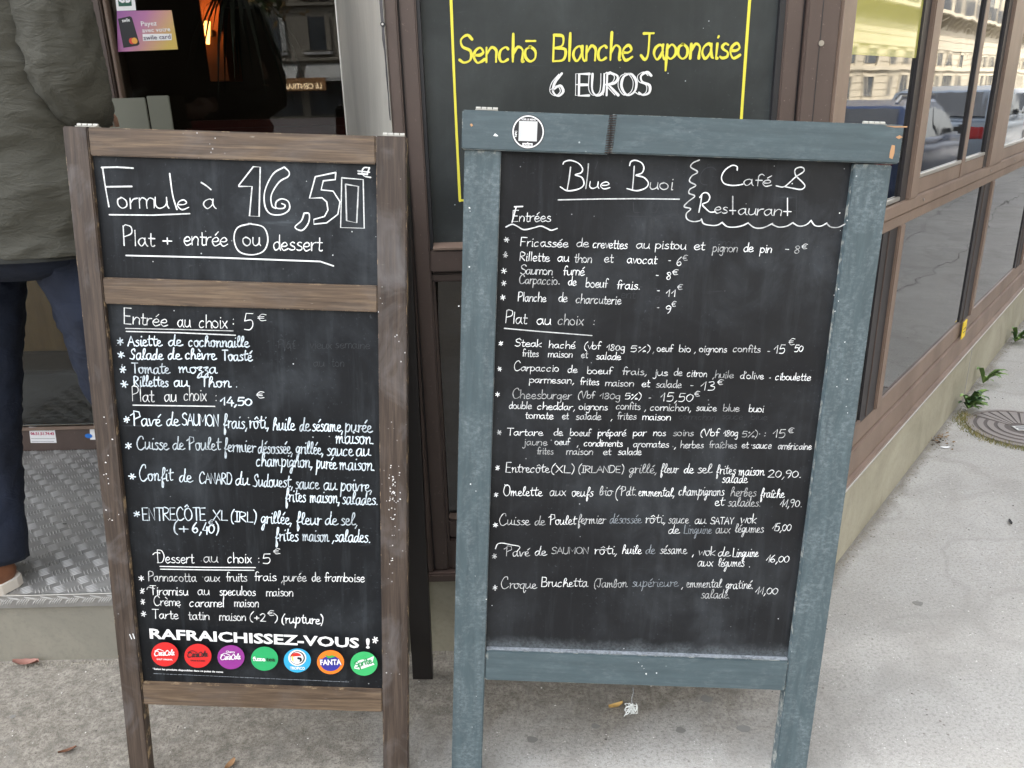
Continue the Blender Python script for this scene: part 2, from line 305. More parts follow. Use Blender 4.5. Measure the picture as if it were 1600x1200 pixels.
# ---------------------------------------------------------------- handwriting
# tenths of the x-height; baseline y=0; '-' in front = straight segments; first number = advance
G1 = {
'a':(9,"6 8 4 10 1 8 0 4 2 0 4 1 6 5;6 10 6 5 7 1 8 0"),'b':(8,"0 19 0 8 0 1;0 6 3 10 6 7 6 2 3 0 0 1"),'c':(8.6,"5.5 8.6 4 10 1 8 0 4 1 .6 3 0 5.5 1.6"),
'd':(8,"6 8 4 10 1 8 0 4 2 0 5 2 6 6;6 19 6 10 6 3 7 0"),'e':(8,"1 5 4 5 6 7 4 10 1 8 0 4 2 0 4 0 7 2"),'f':(6,"6 17 4 19 2 16 2 8 2 0;0 9 5 9"),
'g':(8,"6 8 4 10 1 8 0 4 2 1 5 3 6 8;6 10 6 2 6 -5 4 -8 1 -6"),'h':(8,"0 19 0 8 0 0;0 5 3 10 6 8 6 3 6 0 7 0"),'i':(3.6,"1 10 1 4 1 0 2 0;-1 14 1.4 15"),
'j':(4,"2 10 2 2 2 -5 0 -8 -2 -6;-2 14 2.4 15"),'k':(7,"0 19 0 0;-6 10 0 4 6 0"),'l':(3.6,"1 19 1 10 1 0"),
'm':(11,"0 10 0 0;0 6 2 10 5 8 5 3 5 0;5 6 7 10 10 8 10 3 10 0"),'n':(8,"0 10 0 0;0 5 3 10 6 8 6 3 6 0"),'o':(8.5,"3 10 0 8 0 3 3 0 6 2 6 7 3 10 2 10"),
'p':(8,"0 10 0 0 0 -8;0 7 3 10 6 7 6 3 3 0 0 2"),'q':(8,"6 8 4 10 1 8 0 4 2 0 5 2 6 8;6 10 6 0 6 -8"),'r':(6,"0 10 0 0;0 5 2 9 5 10"),
's':(7,"5 9 3 10 1 8 2 6 5 4 5 1 2 0 0 1"),'t':(6,"2 16 2 8 2 1 4 0 5 1;-0 10 5 10"),'u':(8,"0 10 0 3 2 0 5 2 6 6;6 10 6 3 7 0"),
'v':(7,"-0 10 3 0 6 10"),'w':(10,"-0 10 2 0 5 8 7 0 9 10"),'x':(7,"-0 10 6 0;-6 10 0 0"),'y':(8,"0 10 1 4 4 3 6 9;6 10 6 2 4 -7 1 -6"),'z':(7,"-0 10 6 10 0 0 6 0"),
'A':(11,"-0 0 5 18 10 0;-2 7 8 7"),'B':(10,"0 18 0 0;-0 18 1 18;1 18 6 17 6 11 1 9;1 9 8 8 7 1 0 0"),'C':(11,"9 15 6 19 2 16 0 9 2 1 6 0 10 3"),'D':(11,"0 18 0 0;-3 19 0 19;0 19 6 18 9 10 6 1 -1 0"),
'E':(9,"-7 18 0 18 0 0 7 0;-0 9 6 9"),'F':(9,"-0 18 0 0;-0 18 8 18;-0 9 6 9"),'G':(11,"9 15 6 19 2 16 0 9 2 1 6 0 9 3;-9 3 9 8 5 8"),'H':(10,"-0 18 0 0;-8 18 8 0;-0 9 8 9"),
'I':(6,"-0 18 5 18;-2.5 18 2.5 0;-0 0 5 0"),'J':(9,"-1 18 8 18;5 18 5 4 3 0 0 3"),'L':(8,"-0 18 0 0 7 0"),'M':(12,"-0 0 0 18 5 6 10 18 10 0"),'N':(10,"-0 0 0 18 8 0 8 18"),
'O':(12,"5 18 1 15 0 7 4 0 9 3 10 11 7 17 4 18"),'P':(9,"0 18 0 0;-1 18 2 19;2 19 7 17 7 11 0 8"),'R':(10,"0 18 0 0;-1 18 2 19;2 19 7 16 6 11 1 9;-1 9 8 0"),
'S':(9,"8 16 5 19 1 16 2 11 7 8 7 2 3 0 0 2"),'T':(10,"-0 18 9 18;-4.5 18 4.5 0"),'U':(10,"0 18 0 5 3 0 7 2 8 8 8 18"),'V':(10,"-0 18 4 0 8 18"),'X':(10,"-0 18 8 0;-8 18 0 0"),'Y':(9,"-0 18 4 9 8 18;-4 9 4 0"),'Z':(9,"-0 18 8 18 0 0 8 0"),
'0':(8,"3 13 0 9 0 3 3 0 6 4 6 10 3 13"),'1':(7,"-0 7 4 15 4 0"),'2':(9,"0 12 3 15 6 12 4 6 0 0;-0 0 7 0"),'3':(8,"0 14 4 15 5 11 2 8 6 6 5 1 0 0"),'4':(8,"-4 15 0 4 7 4;-5 9 5 -2"),
'5':(8,"-6 15 1 15 0 8;0 8 5 9 6 4 4 0 0 0"),'6':(8,"5 15 1 9 0 3 3 0 6 3 4 7 0 4"),'7':(8,"-0 15 6 15 2 0"),'8':(8,"5 12 3 15 0 12 5 5 4 0 1 0 0 4 5 10 5 13"),'9':(8,"6 12 3 15 0 12 1 8 5 9 6 12 5 4 3 -1"),
'*':(7,"-3 9 3 1;-0 7 6 3;-0 3 6 7"),'+':(9,"-4 9 4 1;-0 5 8 5"),'(':(5,"4 18 1 12 0 5 1 -1 3 -4"),')':(5,"0 18 3 12 3 4 1 -3"),':':(4,"-1 8 1.5 8.6;-1 1 1.5 1.6"),'.':(4,"-1 0 1.6 .5"),
',':(4,"-2 1 0 -4"),"'":(3,"-1 18 0 14"),'-':(7,"-0 5 5 5"),'/':(7,"-6 14 0 -1"),'%':(9,"-7 14 0 -1;1 12 0 10 2 10 1 12;6 3 5 0 8 1 6 3"),'!':(4,"-1 18 1 5;-1 0 1.3 .6"),
'€':(9,"8 14 4 15 1 9 3 1 8 2;-0 9 6 10;-0 6 6 6"),' ':(6,""),
}
G2 = dict(G1); G2.update({
'a':(9,"6 9 3 10 0 6 1 0 4 1 6 7;6 10 6 3 7 0 9 1"),'b':(8,"1 5 4 13 3 18 1 14 0 3 2 0 5 3 4 8 7 8"),'d':(9,"6 8 3 9 0 5 1 0 4 2 7 14;7 19 6 8 6 1 9 1"),'e':(7,"0 4 4 6 4 9 1 9 0 3 3 0 7 2"),
'f':(7,"1 4 5 12 6 18 4 19 3 12 2 0 2 -8 3 -9 4 -4 2 2 6 4"),'h':(9,"0 4 4 14 3 18 1 14 0 0;0 4 4 9 6 6 6 1 9 1"),'i':(4.2,"1 10 1 3 2 0 4 1;-2 15 2.7 16"),
'l':(6,"0 4 4 13 4 18 2 17 1 8 2 1 6 2"),'m':(13,"0 8 1 10 1 0;1 5 4 10 5 0;5 5 8 10 9 2 12 1"),'n':(9,"0 8 1 10 1 0;1 5 4 10 6 8 6 1 9 1"),'o':(8,"4 10 0 8 1 1 4 0 6 5 4 10 8 8"),
'p':(9,"1 12 1 0 0 -9;1 6 4 11 7 8 5 1 1 1"),'q':(8,"6 8 4 10 1 8 0 4 2 0 5 2 6 9;6 10 5 0 6 -9 8 -4"),'r':(6.5,"0 9 1 10 1 0;1 5 3 9 6 9"),'s':(6.5,"5 9 3 10 1 8 4 5 5 2 2 0 0 1"),
't':(7,"3 17 2 8 3 1 6 2;-0 11 7 12"),'u':(9,"0 10 0 3 2 0 6 5;6 10 6 2 9 1"),'v':(8,"0 10 2 0 5 8 8 9"),'x':(8,"-0 10 6 0;6 10 3 5 0 0"),'g':(8,"6 8 3 10 0 6 2 1 6 7;6 9 5 0 3 -9 1 -8 3 -2 8 2"),
'z':(7,"0 9 5 10 2 5 5 3 4 -6 0 -8 3 -1 7 2"),'C':(12,"9 15 8 19 4 18 0 9 2 1 6 -1 11 3"),'P':(11,"2 15 2 0;-2 16 -2 13;-2 13 2 19 8 18 9 12 2 8"),'O':(12,"6 19 2 17 0 7 4 0 9 3 10 12 7 18 3 17 1 19"),
'1':(6,"-0 4 5 15 4 0"),'S':(9,"7 14 6 18 2 15 3 10 6 6 4 0 -1 1")})
ACC = {'é':('e','a'),'è':('e','g'),'ê':('e','c'),'à':('a','g'),'ô':('o','c'),'î':('i','c'),'Ô':('O','c'),'ō':('o','m'),'û':('u','c')}
ACS = {'a':"-3 13 6 17",'g':"-2 17 5 13",'c':"-1 13 4 16 6 13",'m':"-0 14 6 14"}
def cr_smooth(p, n=4):
    if len(p) < 3: return p
    out = []; q = [p[0]*2-p[1]]+p+[p[-1]*2-p[-2]]
    for i in range(1, len(q)-2):
        a, b, c, d = q[i-1], q[i], q[i+1], q[i+2]
        for k in range(n):
            t = k/n; out.append(.5*((2*b)+(c-a)*t+(2*a-5*b+4*c-d)*t*t+(3*b-a-3*c+d)*t**3))
    out.append(p[-1]); return out
FADE = [5, 4, 1, 0]
class Ink:      # flat marker strokes on the panel, in the panel's own (x, z); y is a hair in front
    cnt = 0
    def __init__(s): s.parts = []; s.cur = None; s.kind = 'drawn_line'
    def begin(s, kind): s.cur = MB(); s.parts.append((kind, s.cur)); return s.cur
    def end(s): s.cur = None
    def stroke(s, pts, wd, taper=.15, y0=.0005):
        P = [Vector(p) for p in pts]
        Q = [P[0]]
        for p in P[1:]:
            if (p-Q[-1]).length > wd*.12: Q.append(p)
        if len(Q) < 2: Q = [P[0]-Vector((wd*.2, 0)), P[0]+Vector((wd*.2, 0))]
        Ink.cnt += 1; y = -(y0+(Ink.cnt % 23)*.00002); vs_ = []; n = len(Q); ph = rnd.random()*9
        for i, p in enumerate(Q):
            t = Q[min(i+1, n-1)]-Q[max(i-1, 0)]; t.normalize(); nn = Vector((-t.y, t.x))
            w_ = wd*.5*(1+taper*1.6*math.sin(ph+i*.45)+rnd.uniform(-.07, .07))
            if i in (0, n-1):
                e = t*(-1 if i == 0 else 1)*w_*.8
                row = [(p+nn*w_*.55+e), (p-nn*w_*.55+e)]
                if i == 0: vs_ += row; vs_ += [p+nn*w_, p-nn*w_]
                else: vs_ += [p+nn*w_, p-nn*w_]; vs_ += row
            else: vs_ += [p+nn*w_, p-nn*w_]
        m = len(vs_)//2
        mb = s.cur or s.begin('drawn_line'); own = len(mb.v) == 0
        mb.add([(v.x, y, v.y) for v in vs_], [(2*i, 2*i+1, 2*i+3, 2*i+2) for i in range(m-1)])
        if s.parts[-1][0] == 'drawn_line': s.cur = None
    def build(s, name, m, parent, join=False, y=0.0, **k):
        if join:
            mb = MB(); [mb.add(p.v, p.f) for _, p in s.parts]; o = mb.build(name, m, parent, kind='stuff', **k); o.location.y = y; return o
        for n_, p in s.parts:
            if p.v: mm_ = m if m not in (M['chalk'], M['chalk_b']) else rnd.choices(M['chalk_v' if m == M['chalk'] else 'chalk_b_v'], FADE)[0]; o = p.build(n_ if name == 'handwriting' or n_ == 'chalk_star' else name, mm_, parent, **k); o.location.y = y
        return None
def glyph(ch, H):
    a = None
    if ch in ACC: ch, a = ACC[ch]
    adv, st = H.get(ch, H['-'])
    strokes = [x for x in st.split(';') if x]
    if a and ch.isupper(): strokes = strokes+[ACS[a]+'^']
    elif a: strokes = [x for x in strokes if not (ch == 'i' and x.startswith('-2') or ch=='i' and x.startswith('-1 14'))]+[ACS[a]]
    out = []
    for x in strokes:
        straight = x[0] == '-' ; x = x[1:] if straight and not x[1:2].isspace() else x
        upc = 7 if x.endswith('^') else 0; x = x.rstrip('^')
        try: v = [float(k) for k in x.split()]
        except ValueError: continue
        out.append((straight, [Vector((v[i], v[i+1]+upc)) for i in range(0, len(v)-1, 2)]))
    return adv, out
def write(ink, word, p0, p1, xh, wd, H=G1, jit=.55, slant=.06, capscale=1.0, up=None):
    """word from panel point p0 to p1 (baseline), xh = x-height in panel units"""
    gl = [glyph(c, H) for c in word]
    tot = sum(g[0] for g in gl) - (.6 if H is G1 else .2)
    ink.begin('written_word'); e = (p1-p0); L = e.length; e = e/L; u = Vector((-e.y, e.x)) if up is None else up
    sx = L/tot; sy = xh/10; x = 0; drift = 0
    for c, (adv, strokes) in zip(word, gl):
        drift = drift*.6+rnd.uniform(-.5, .5)*jit; k = 1+rnd.uniform(-.07, .07)*jit; kx = 1+rnd.uniform(-.08, .08)*jit; ky = k*(capscale if (c.isupper() or c.isdigit()) else 1)
        for straight, pts in strokes:
            q = []
            for p in pts:
                px = (p.x*kx+rnd.uniform(-.35, .35)*jit)*sx + x*sx; py = (p.y*ky+drift+rnd.uniform(-.35, .35)*jit)*sy
                q.append(p0+e*(px+py*slant)+u*py)
            if not straight: q = cr_smooth(q)
            elif len(q) == 2: q = [q[0], (q[0]+q[1])/2+Vector((rnd.uniform(-.2,.2)*sx*jit, rnd.uniform(-.2,.2)*sy*jit)), q[1]]; q = cr_smooth(q, 3)
            ink.stroke(q, wd*(.72 if c == '€' else 1))
        x += adv
    ink.end()
class Panel:    # a flat board: frame (o, ux, uz) and image-to-panel mapping used for measuring
    def __init__(s, o, ux, uz):
        s.o = Vector(o); s.ux = Vector(ux).normalized(); s.uz = Vector(uz); s.uz = (s.uz-s.ux*s.uz.dot(s.ux)).normalized(); s.n = s.ux.cross(s.uz)  # n points towards the viewer for y<0
    def at(s, x, y, depth=0.0):
        h = hit(x, y, s.o+s.n*depth, s.n)-s.o; return Vector((h.dot(s.ux), h.dot(s.uz)))
    def matrix(s):
        m = Matrix((s.ux, -s.n, s.uz)).transposed().to_4x4(); m.translation = s.o; return m
def lines(panel, depth, ink_of, zoom, data, H=G1, slope=.03, xh=9, wd=1.6, jit=.55, slant=.06, caps=1.0):
    """data: rows of (word, x0, x1, baseline) in measured units of `zoom`=(ox, oy, scale)"""
    ox, oy, sc_ = zoom
    for it in data:
        word, x0, x1, b = it[:4]; kw = it[4] if len(it) > 4 else {}
        X0, X1, Y = ox+x0/sc_, ox+x1/sc_, oy+b/sc_; d = (X1-X0)*kw.get('slope', slope)/2
        a, c = panel.at(X0, Y-d, depth), panel.at(X1, Y+d, depth)
        k = (c-a).length/(X1-X0)
        write(kw.get('ink', ink_of), word, a, c, kw.get('xh', xh)*k, kw.get('wd', wd)*k, kw.get('H', H), kw.get('jit', jit), kw.get('slant', slant), kw.get('caps', caps))
def draw(panel, depth, ink, zoom, strokes, wd=2.0, smooth=True):
    ox, oy, sc_ = zoom
    for st in strokes:
        sm = smooth
        if isinstance(st, str):
            if st[0] == '|': sm = False; st = st[1:]
            v = [float(k) for k in st.split()]
        P = [panel.at(ox+v[i]/sc_, oy+v[i+1]/sc_, depth) for i in range(0, len(v), 2)]
        a = panel.at(ox+v[0]/sc_, oy+v[1]/sc_, depth); b = panel.at(ox+v[0]/sc_+10, oy+v[1]/sc_, depth); k = (b-a).length/10
        ink.stroke(cr_smooth(P, 5) if sm and len(P) > 2 else P, wd*k, .08)
def star(panel, depth, ink, zoom, pts, r=4.0, wd=1.4):
    ox, oy, sc_ = zoom
    for x, y in pts:
        ink.begin('chalk_star'); ink.hold = True
        X, Y = ox+x/sc_, oy+y/sc_; a0 = rnd.uniform(-.2, .2)
        for k in range(3):
            an = a0+math.pi*k/3+.3; dx, dy = math.cos(an)*r*rnd.uniform(.8, 1.1), math.sin(an)*r*rnd.uniform(.8, 1.1)
            draw(panel, depth, ink, (0, 0, 1), ["%f %f %f %f" % (X-dx, Y-dy, X+dx, Y+dy)], wd)
        ink.end()
def print_text(panel, depth, txt, x0, x1, y0, y1, cap_px, m, parent, name='printed_text', bold=.0, zoom=(0, 0, 1), yoff=.0006, squash=None):
    """printed lettering set in the built-in face, fitted between two measured baseline points"""
    ox, oy, s_ = zoom; a = panel.at(ox+x0/s_, oy+y0/s_, depth); b = panel.at(ox+x1/s_, oy+y1/s_, depth)
    cu = bpy.data.curves.new('t', 'FONT'); cu.body = txt; cu.offset = bold; cu.resolution_u = 2
    to = bpy.data.objects.new('t', cu); COL.objects.link(to); dg = bpy.context.evaluated_depsgraph_get(); dg.update()
    me = bpy.data.meshes.new_from_object(to.evaluated_get(dg)); bpy.data.objects.remove(to)
    xs = [v.co.x for v in me.vertices]; x_0, x_1 = min(xs), max(xs); L = (b-a).length; k = L/(x_1-x_0); e = (b-a)/L; u = Vector((-e.y, e.x))
    capk = (cap_px/s_)*(L/((x1-x0)/s_))/.70
    for v in me.vertices:
        q = a+e*((v.co.x-x_0)*k)+u*(v.co.y*capk); v.co = (q.x, -yoff, q.y)
    me.materials.clear(); me.materials.append(m); o = bpy.data.objects.new(name, me); COL.objects.link(o); o.parent = parent; return o
# ================================================================ large structure
YA = 1.61                                  # face of the canted front (door + slate menu)
AZ = math.radians(39.3); SD = Vector((math.sin(AZ), math.cos(AZ), 0)); SN = Vector((math.cos(AZ), -math.sin(AZ), 0)); SO = Vector((.616, YA, 0))
def side_empty(name, **k):
    return empty(name, tuple(SO), rot=(0, 0, math.pi/2-AZ), **k)      # local x along the side street front, local -y outwards
def side(s, z, d=0.0): return SO+SD*s+SN*d+Vector((0, 0, z))
# --- ground
gm = MB()
def wedge(d0, d1, z0, s0=-90, s1=120):
    a, b, c, d = side(s0, z0, d0), side(s1, z0, d0), side(s1, z0, d1), side(s0, z0, d1); return a, b, c, d
WALK = 1.45; ROADZ = -.14
MB().add([(-90, -90, ROADZ), (120, -90, ROADZ), (120, 130, ROADZ), (-90, 130, ROADZ)], [(0, 1, 2, 3)]).build('road', M['asphalt'], kind='structure')
# pavement: one sheet that follows both fronts
pv = MB(); pl = [side(120, 0, -3), side(120, 0, WALK), side(.3, 0, WALK), Vector((2.0, -3.0, 0)), Vector((-30, -3.0, 0)), Vector((-30, 5, 0)), Vector((.6, 5, 0))]
pts = [(p.x, p.y) for p in pl][::-1]
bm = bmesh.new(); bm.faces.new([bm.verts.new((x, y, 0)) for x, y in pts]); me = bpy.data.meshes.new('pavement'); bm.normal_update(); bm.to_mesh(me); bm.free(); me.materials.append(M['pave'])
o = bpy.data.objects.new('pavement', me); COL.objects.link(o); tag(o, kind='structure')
kb = MB()
path = [pl[1], pl[2], pl[3], pl[4]]
for a, b in zip(path[:-1], path[1:]):
    t = (b-a).normalized(); nrm = Vector((t.y, -t.x, 0)); L = (b-a).length
    if nrm.dot(Vector((5, -8, 0))) < 0: nrm = -nrm
    p = a+t*.0; q = b
    vsq = [p+Vector((0,0,ROADZ-.05)), q+Vector((0,0,ROADZ-.05)), q+nrm*.16+Vector((0,0,ROADZ-.05)), p+nrm*.16+Vector((0,0,ROADZ-.05))]
    kb.hexa(vsq+[v+Vector((0,0,-ROADZ+.054)) for v in vsq])
kb.build('kerb', M['kerb'], kind='structure')
# far pavement across the side street
fw = MB(); ZF = .0; a, b, c, d = side(-10, ZF, 11), side(130, ZF, 11), side(130, ZF, 16), side(-10, ZF, 16)
fw.hexa([p-Vector((0,0,.2)) for p in (a, d, c, b)]+[a, d, c, b]).build('far_pavement', M['kerb'], kind='structure')

# --- canted front: slate menu bay
bay = empty('front_window_bay', (0, YA, 0), 'brown painted metal front bay on a stone base behind the two chalkboards', 'shopfront')
x0, x1 = -.213, .616
MB().box(x0, x1, .004, .30, -.05, .2).build('stone_base', M['stone'], bay)
MB().bbox(x0-.002, x1-.03, -.012, .05, .200, .222, .004).build('base_ledge', M['brown'], bay)
m_ = MB()      # left post: three strips with grooves between
m_.bbox(-.213, -.190, -.004, .08, .222, 2.6, .003); m_.bbox(-.187, -.1565, .004, .08, .222, 2.6, .003); m_.build('window_post', M['brown'], bay)
m_ = MB(); m_.box(-.190, -.187, .012, .08, .222, 2.6); m_.build('post_groove', M['brown_d'], bay)
m_ = MB(); m_.bbox(.516, .548, .006, .08, .222, 2.6, .003); m_.bbox(.552, .612, -.004, .08, .222, 2.6, .003); m_.build('window_post', M['brown'], bay)
MB().box(.548, .552, .014, .08, .222, 2.6).build('post_groove', M['brown_d'], bay)
MB().box(.578, .5795, -.0047, .0, .222, 2.6).build('post_groove', M['brown_d'], bay)
m_ = MB(); m_.disc((.581, -.006, 1.322), .005, Vector((1,0,0)), Vector((0,0,1)), 14); m_.tube([(.581,-.003,1.322),(.581,-.0075,1.322)], .0048, 14); m_.tube([(.581,-.0074,1.322),(.581,-.0084,1.322)], .0022, 8); m_.build('screw', M['screw'], bay)
MB().bbox(-.1565, .516, .002, .06, .914, .959, .003).build('transom', M['brown'], bay)
MB().bbox(-.1565, .516, .010, .06, .893, .911, .003).build('transom', M['brown'], bay)
m_ = MB(); m_.bbox(-.1565, -.151, .016, .06, .222, .893, .001); m_.bbox(.49, .516, .016, .06, .222, .893, .003); m_.bbox(-.1505, .49, .016, .06, .300, .345, .003); m_.bbox(-.1505, .49, .008, .06, .222, .297, .003); m_.build('lower_sash', M['brown'], bay)
m_ = MB(); m_.bbox(-.150, .478, .018, .0295, .345, .357, .002, 0); m_.build('glazing_bead', M['brown_b'], bay)
MB().box(-.1508, .49, .030, .036, .345, .893).build('window_pane', M['glass_a'], bay)
MB().box(-.13, .49, .2, .22, .30, .9).build('back_panel', M['brown_d'], bay)
# slate sign with painted menu
sg = empty('slate_sign', (0, YA+.012, 0), 'large dark slate wall sign with yellow and white beer lettering above the blue chalkboard', 'wall sign')
MB().box(-.1495, .505, .010, .03, .966, 2.45).build('slate_panel', M['slate_s'], sg)
m_ = MB(); m_.box(-.1560, -.1497, -.002, .03, .960, 2.45); m_.box(.5052, .5155, -.002, .03, .960, 2.45); m_.build('sign_edge', M['black'], sg)
MB().hexa([(-.1496,-.012,.9595),(.505,-.012,.9595),(.505,.0098,.9595),(-.1496,.0098,.9595),(-.1496,-.012,.9635),(.505,-.012,.9635),(.505,.0098,.971),(-.1496,.0098,.971)]).build('sign_sill', M['brown_b'], sg)
SP = Panel((0, YA+.022, 0), (1, 0, 0), (0, 0, 1))
ik = Ink(); 
def hline(x, za, zb): ik.stroke([Vector((x+math.sin(z*9)*.0006, z)) for z in [za+(zb-za)*k/30 for k in range(31)]], .0052, .05)
hline(-.0935, 1.052, 2.3); hline(.452, 1.052, 2.3); ik.stroke([Vector((-.0935+.545*k/30, 1.052+(.0012 if k < 2 else 0))) for k in range(31)], .0045, .05); ik.stroke([Vector((-.0935+.545*k/30, 2.3)) for k in range(31)], .0045, .05)
ik.build('border_line', M['paint_y'], sg, y=.0098)
zS = (700, 0, 2.667)
ik = Ink(); lines(SP, 0, ik, zS, [('Senchō', 48, 375, 258, dict(slope=-.02)), ('Blanche', 438, 770, 252, dict(slope=-.02)), ('Japonaise', 802, 1218, 244, dict(slope=-.02))], xh=21, wd=3.7, jit=.12, slant=.04)
ik.build('painted_word', M['paint_y'], sg, y=.0096)
ik = Ink(); 
lines(SP, 0, ik, zS, [('6', 437, 490, 400, dict(slope=0, xh=22)), ('EUROS', 545, 846, 397, dict(slope=-.01, xh=17.5))], xh=17, wd=3.4, jit=.03, slant=.0)
lines(SP, 0, ik, zS, [('6', 424, 478, 399, dict(slope=0, xh=21)), ('EUROS', 531, 832, 396, dict(slope=-.01, xh=17.5))], xh=17, wd=1.2, jit=.03, slant=.0)
for k in range(3): pass
ik.build('painted_word', M['paint_w'], sg, y=.0096)

# --- doorway with step
YD = 2.447; ZS = .187
st = empty('entrance_step', (-.9, YA, 0), 'raised step of worn diamond plate with grey stone riser in the doorway', 'step')
def S_(mb, n, m, **k):
    mb.v = [(x+.9, y-YA, z) for x, y, z in mb.v]; return mb.build(n, m, st, **k)
S_(MB().box(-2.6, -.2132, YA+.006, YD, -.05, ZS-.005), 'riser', M['riser'])
S_(MB().bbox(-2.6, -.2135, YA-.001, YD+.02, ZS-.005, ZS, .0015), 'tread_plate', M['plate'])
S_(MB().bbox(-2.6, -.2134, YA-.002, YA+.0055, ZS-.034, ZS+.0005, .0012), 'folded_edge', M['plate'])
S_(MB().bbox(-2.6, -.2134, YA-.0035, YA+.003, ZS-.001, ZS+.0016, .001), 'bright_nosing', M['alu'])
tb = MB()
def bar(cx, cy, an, L=.0165, W=.0021, front=False):
    ux, uy = math.cos(an), math.sin(an); pts_ = []
    for t, w_ in ((-1, .15), (-.5, .85), (0, 1), (.5, .85), (1, .15)):
        pts_.append((t*L/2, w_*W))
    vs_ = []
    for t, w_ in pts_:
        for sgn, h in ((-1, 0), (0, 1), (1, 0)):
            a_, b_ = t, sgn*w_
            X = cx+ux*a_-uy*b_; Yv = cy+uy*a_+ux*b_
            vs_.append((X, YA-.002-.0014*h*w_/W, Yv) if front else (X, Yv, ZS+.0001+.0016*h*w_/W))
    fs = []
    for i in range(4):
        for j in range(2): fs.append((i*3+j, i*3+j+1, i*3+j+4, i*3+j+3))
    tb.add(vs_, fs)
rc = random.Random(3)
P_ = .038; iy = 0; y = YA+.02
while y < YD-.01:
    ix = 0; x = -1.75
    while x < -.25:
        an = math.radians(35) if (ix+iy) % 2 == 0 else math.radians(-55)
        if True:
            for k in range(5):
                o_ = (k-2)*.0072; px = x-math.sin(an)*o_*1.0; py = y+math.cos(an)*o_
                if py > YA+.004 and py < YD-.004: bar(px, py, an, .026)
        x += P_; ix += 1
    y += P_; iy += 1
x = -1.75; ix = 0
while x < -.25:
    an = math.radians(50) if ix % 2 == 0 else math.radians(-40)
    for k in range(5): bar(x+(k-2)*.0072*math.sin(abs(an)), ZS-.017+(0 if ix % 2 == 0 else .008-(k-2)*.001), an, .022 if ix % 2 == 0 else .013, front=True)
    x += .019+.0; ix += 1
o = S_(tb, 'raised_tread', M['tread'], kind='stuff')

en = empty('entrance_door', (-1.1, YD, ZS), 'glazed entrance door with brown frame, steel plates and stickers behind the brown chalkboard', 'door')
def E_(mb, n, m, p=None, **k):
    if p is None: mb.v = [(x+1.1, y-YD, z-ZS) for x, y, z in mb.v]; return mb.build(n, m, en, **k)
    mb.v = [(x+1.1, y-YD, z-ZS) for x, y, z in mb.v]; o = mb.build(n, m, p, **k); return o
E_(MB().bbox(-2.2, -.44, YD-.012, YD+.05, ZS, .262, .003), 'bottom_rail', M['brown'])
E_(MB().bbox(-2.2, -.44, YD-.020, YD-.010, .262, .272, .002), 'rail_bead', M['brown_b'])
E_(MB().bbox(-1.135, -1.085, YD-.03, YD+.05, .272, 2.4, .004), 'stile', M['brown'])
E_(MB().bbox(-1.082, -1.072, YD-.02, YD+.05, .272, 2.4, .002), 'stile_bead', M['brown_b'])
E_(MB().box(-1.072, -.44, YD, YD+.006, .272, 2.4), 'glass_pane', M['glass_d'])
E_(MB().box(-2.2, -1.135, YD, YD+.006, .272, 2.4), 'glass_pane', M['glass_d'])
E_(MB().bbox(-2.2, -.44, YD-.02, YD+.05, 2.4, 2.5, .004), 'top_rail', M['brown'])
E_(MB().bbox(-1.22, -.992, YD-.062, YD-.057, .99, 1.262, .002), 'push_plate', M['plate_s'])
E_(MB().bbox(-.99, -.928, YD-.058, YD-.053, .99, 1.266, .002), 'push_plate', M['plate_s'])
E_(MB().bbox(-1.13, -.96, YD-.053, YD-.03, 1.05, 1.2, .002), 'plate_bracket', M['black'])
# splayed stainless jamb between door and bay
jm = empty('stainless_jamb', (-.3, YA, ZS), 'tall splayed stainless steel jamb panel beside the glazed door', 'door jamb')
mb = MB(); a = (-.2135, YA-.004); b = (-.455, YD-.002)
mb.hexa([(a[0],a[1],0),(b[0],b[1],0),(b[0]+.03,b[1]+.01,0),(a[0]+.006,a[1]+.03,0),(a[0],a[1],2.4),(b[0],b[1],2.4),(b[0]+.03,b[1]+.01,2.4),(a[0]+.006,a[1]+.03,2.4)])
mb.v = [(x+.3, y-YA, z) for x, y, z in mb.v]; mb.build('jamb_panel', M['steel'], jm)
mb = MB(); mb.box(-.0015+.3-.4545, .0015+.3-.4545, YD-YA-.012, YD-YA-.005, 0, 2.4); mb.build('jamb_edge', M['alu'], jm)
g0 = (a[0]+.3, a[1]-YA)
mb = MB(); mb.tube([(g0[0]-.001, g0[1]-.006, 1.0175), (g0[0]-.001, g0[1]-.009, 1.0175)], .0001, 8)
# lifted, dented seam at the jamb's edge
zz = [1.02+.02*k for k in range(20)]; vs_ = []
for i, z in enumerate(zz):
    w_ = .0035*math.sin(math.pi*i/19)*(1 if i > 6 else .5)+.0004*math.sin(i*2.1)
    vs_ += [(g0[0]-.0035-w_, g0[1]-.0015+.002, z), (g0[0]-.001, g0[1]-.0035, z)]
mb.add(vs_, [(2*i, 2*i+1, 2*i+3, 2*i+2) for i in range(19)]); mb.build('seam_gap', M['brown_d'], jm)
sx_, sy_ = g0[0]-.003, g0[1]-.004
mb = MB(); mb.tube([(sx_, sy_, .993+.192), (sx_, sy_-.005, .993+.192)], .0042, 14); s_o = mb.build('screw', M['black'], jm)
mb = MB(); mb.tube([(sx_, sy_-.0049, 1.185), (sx_, sy_-.006, 1.185)], .002, 10); mb.build('screw_socket', M['alu'], s_o)

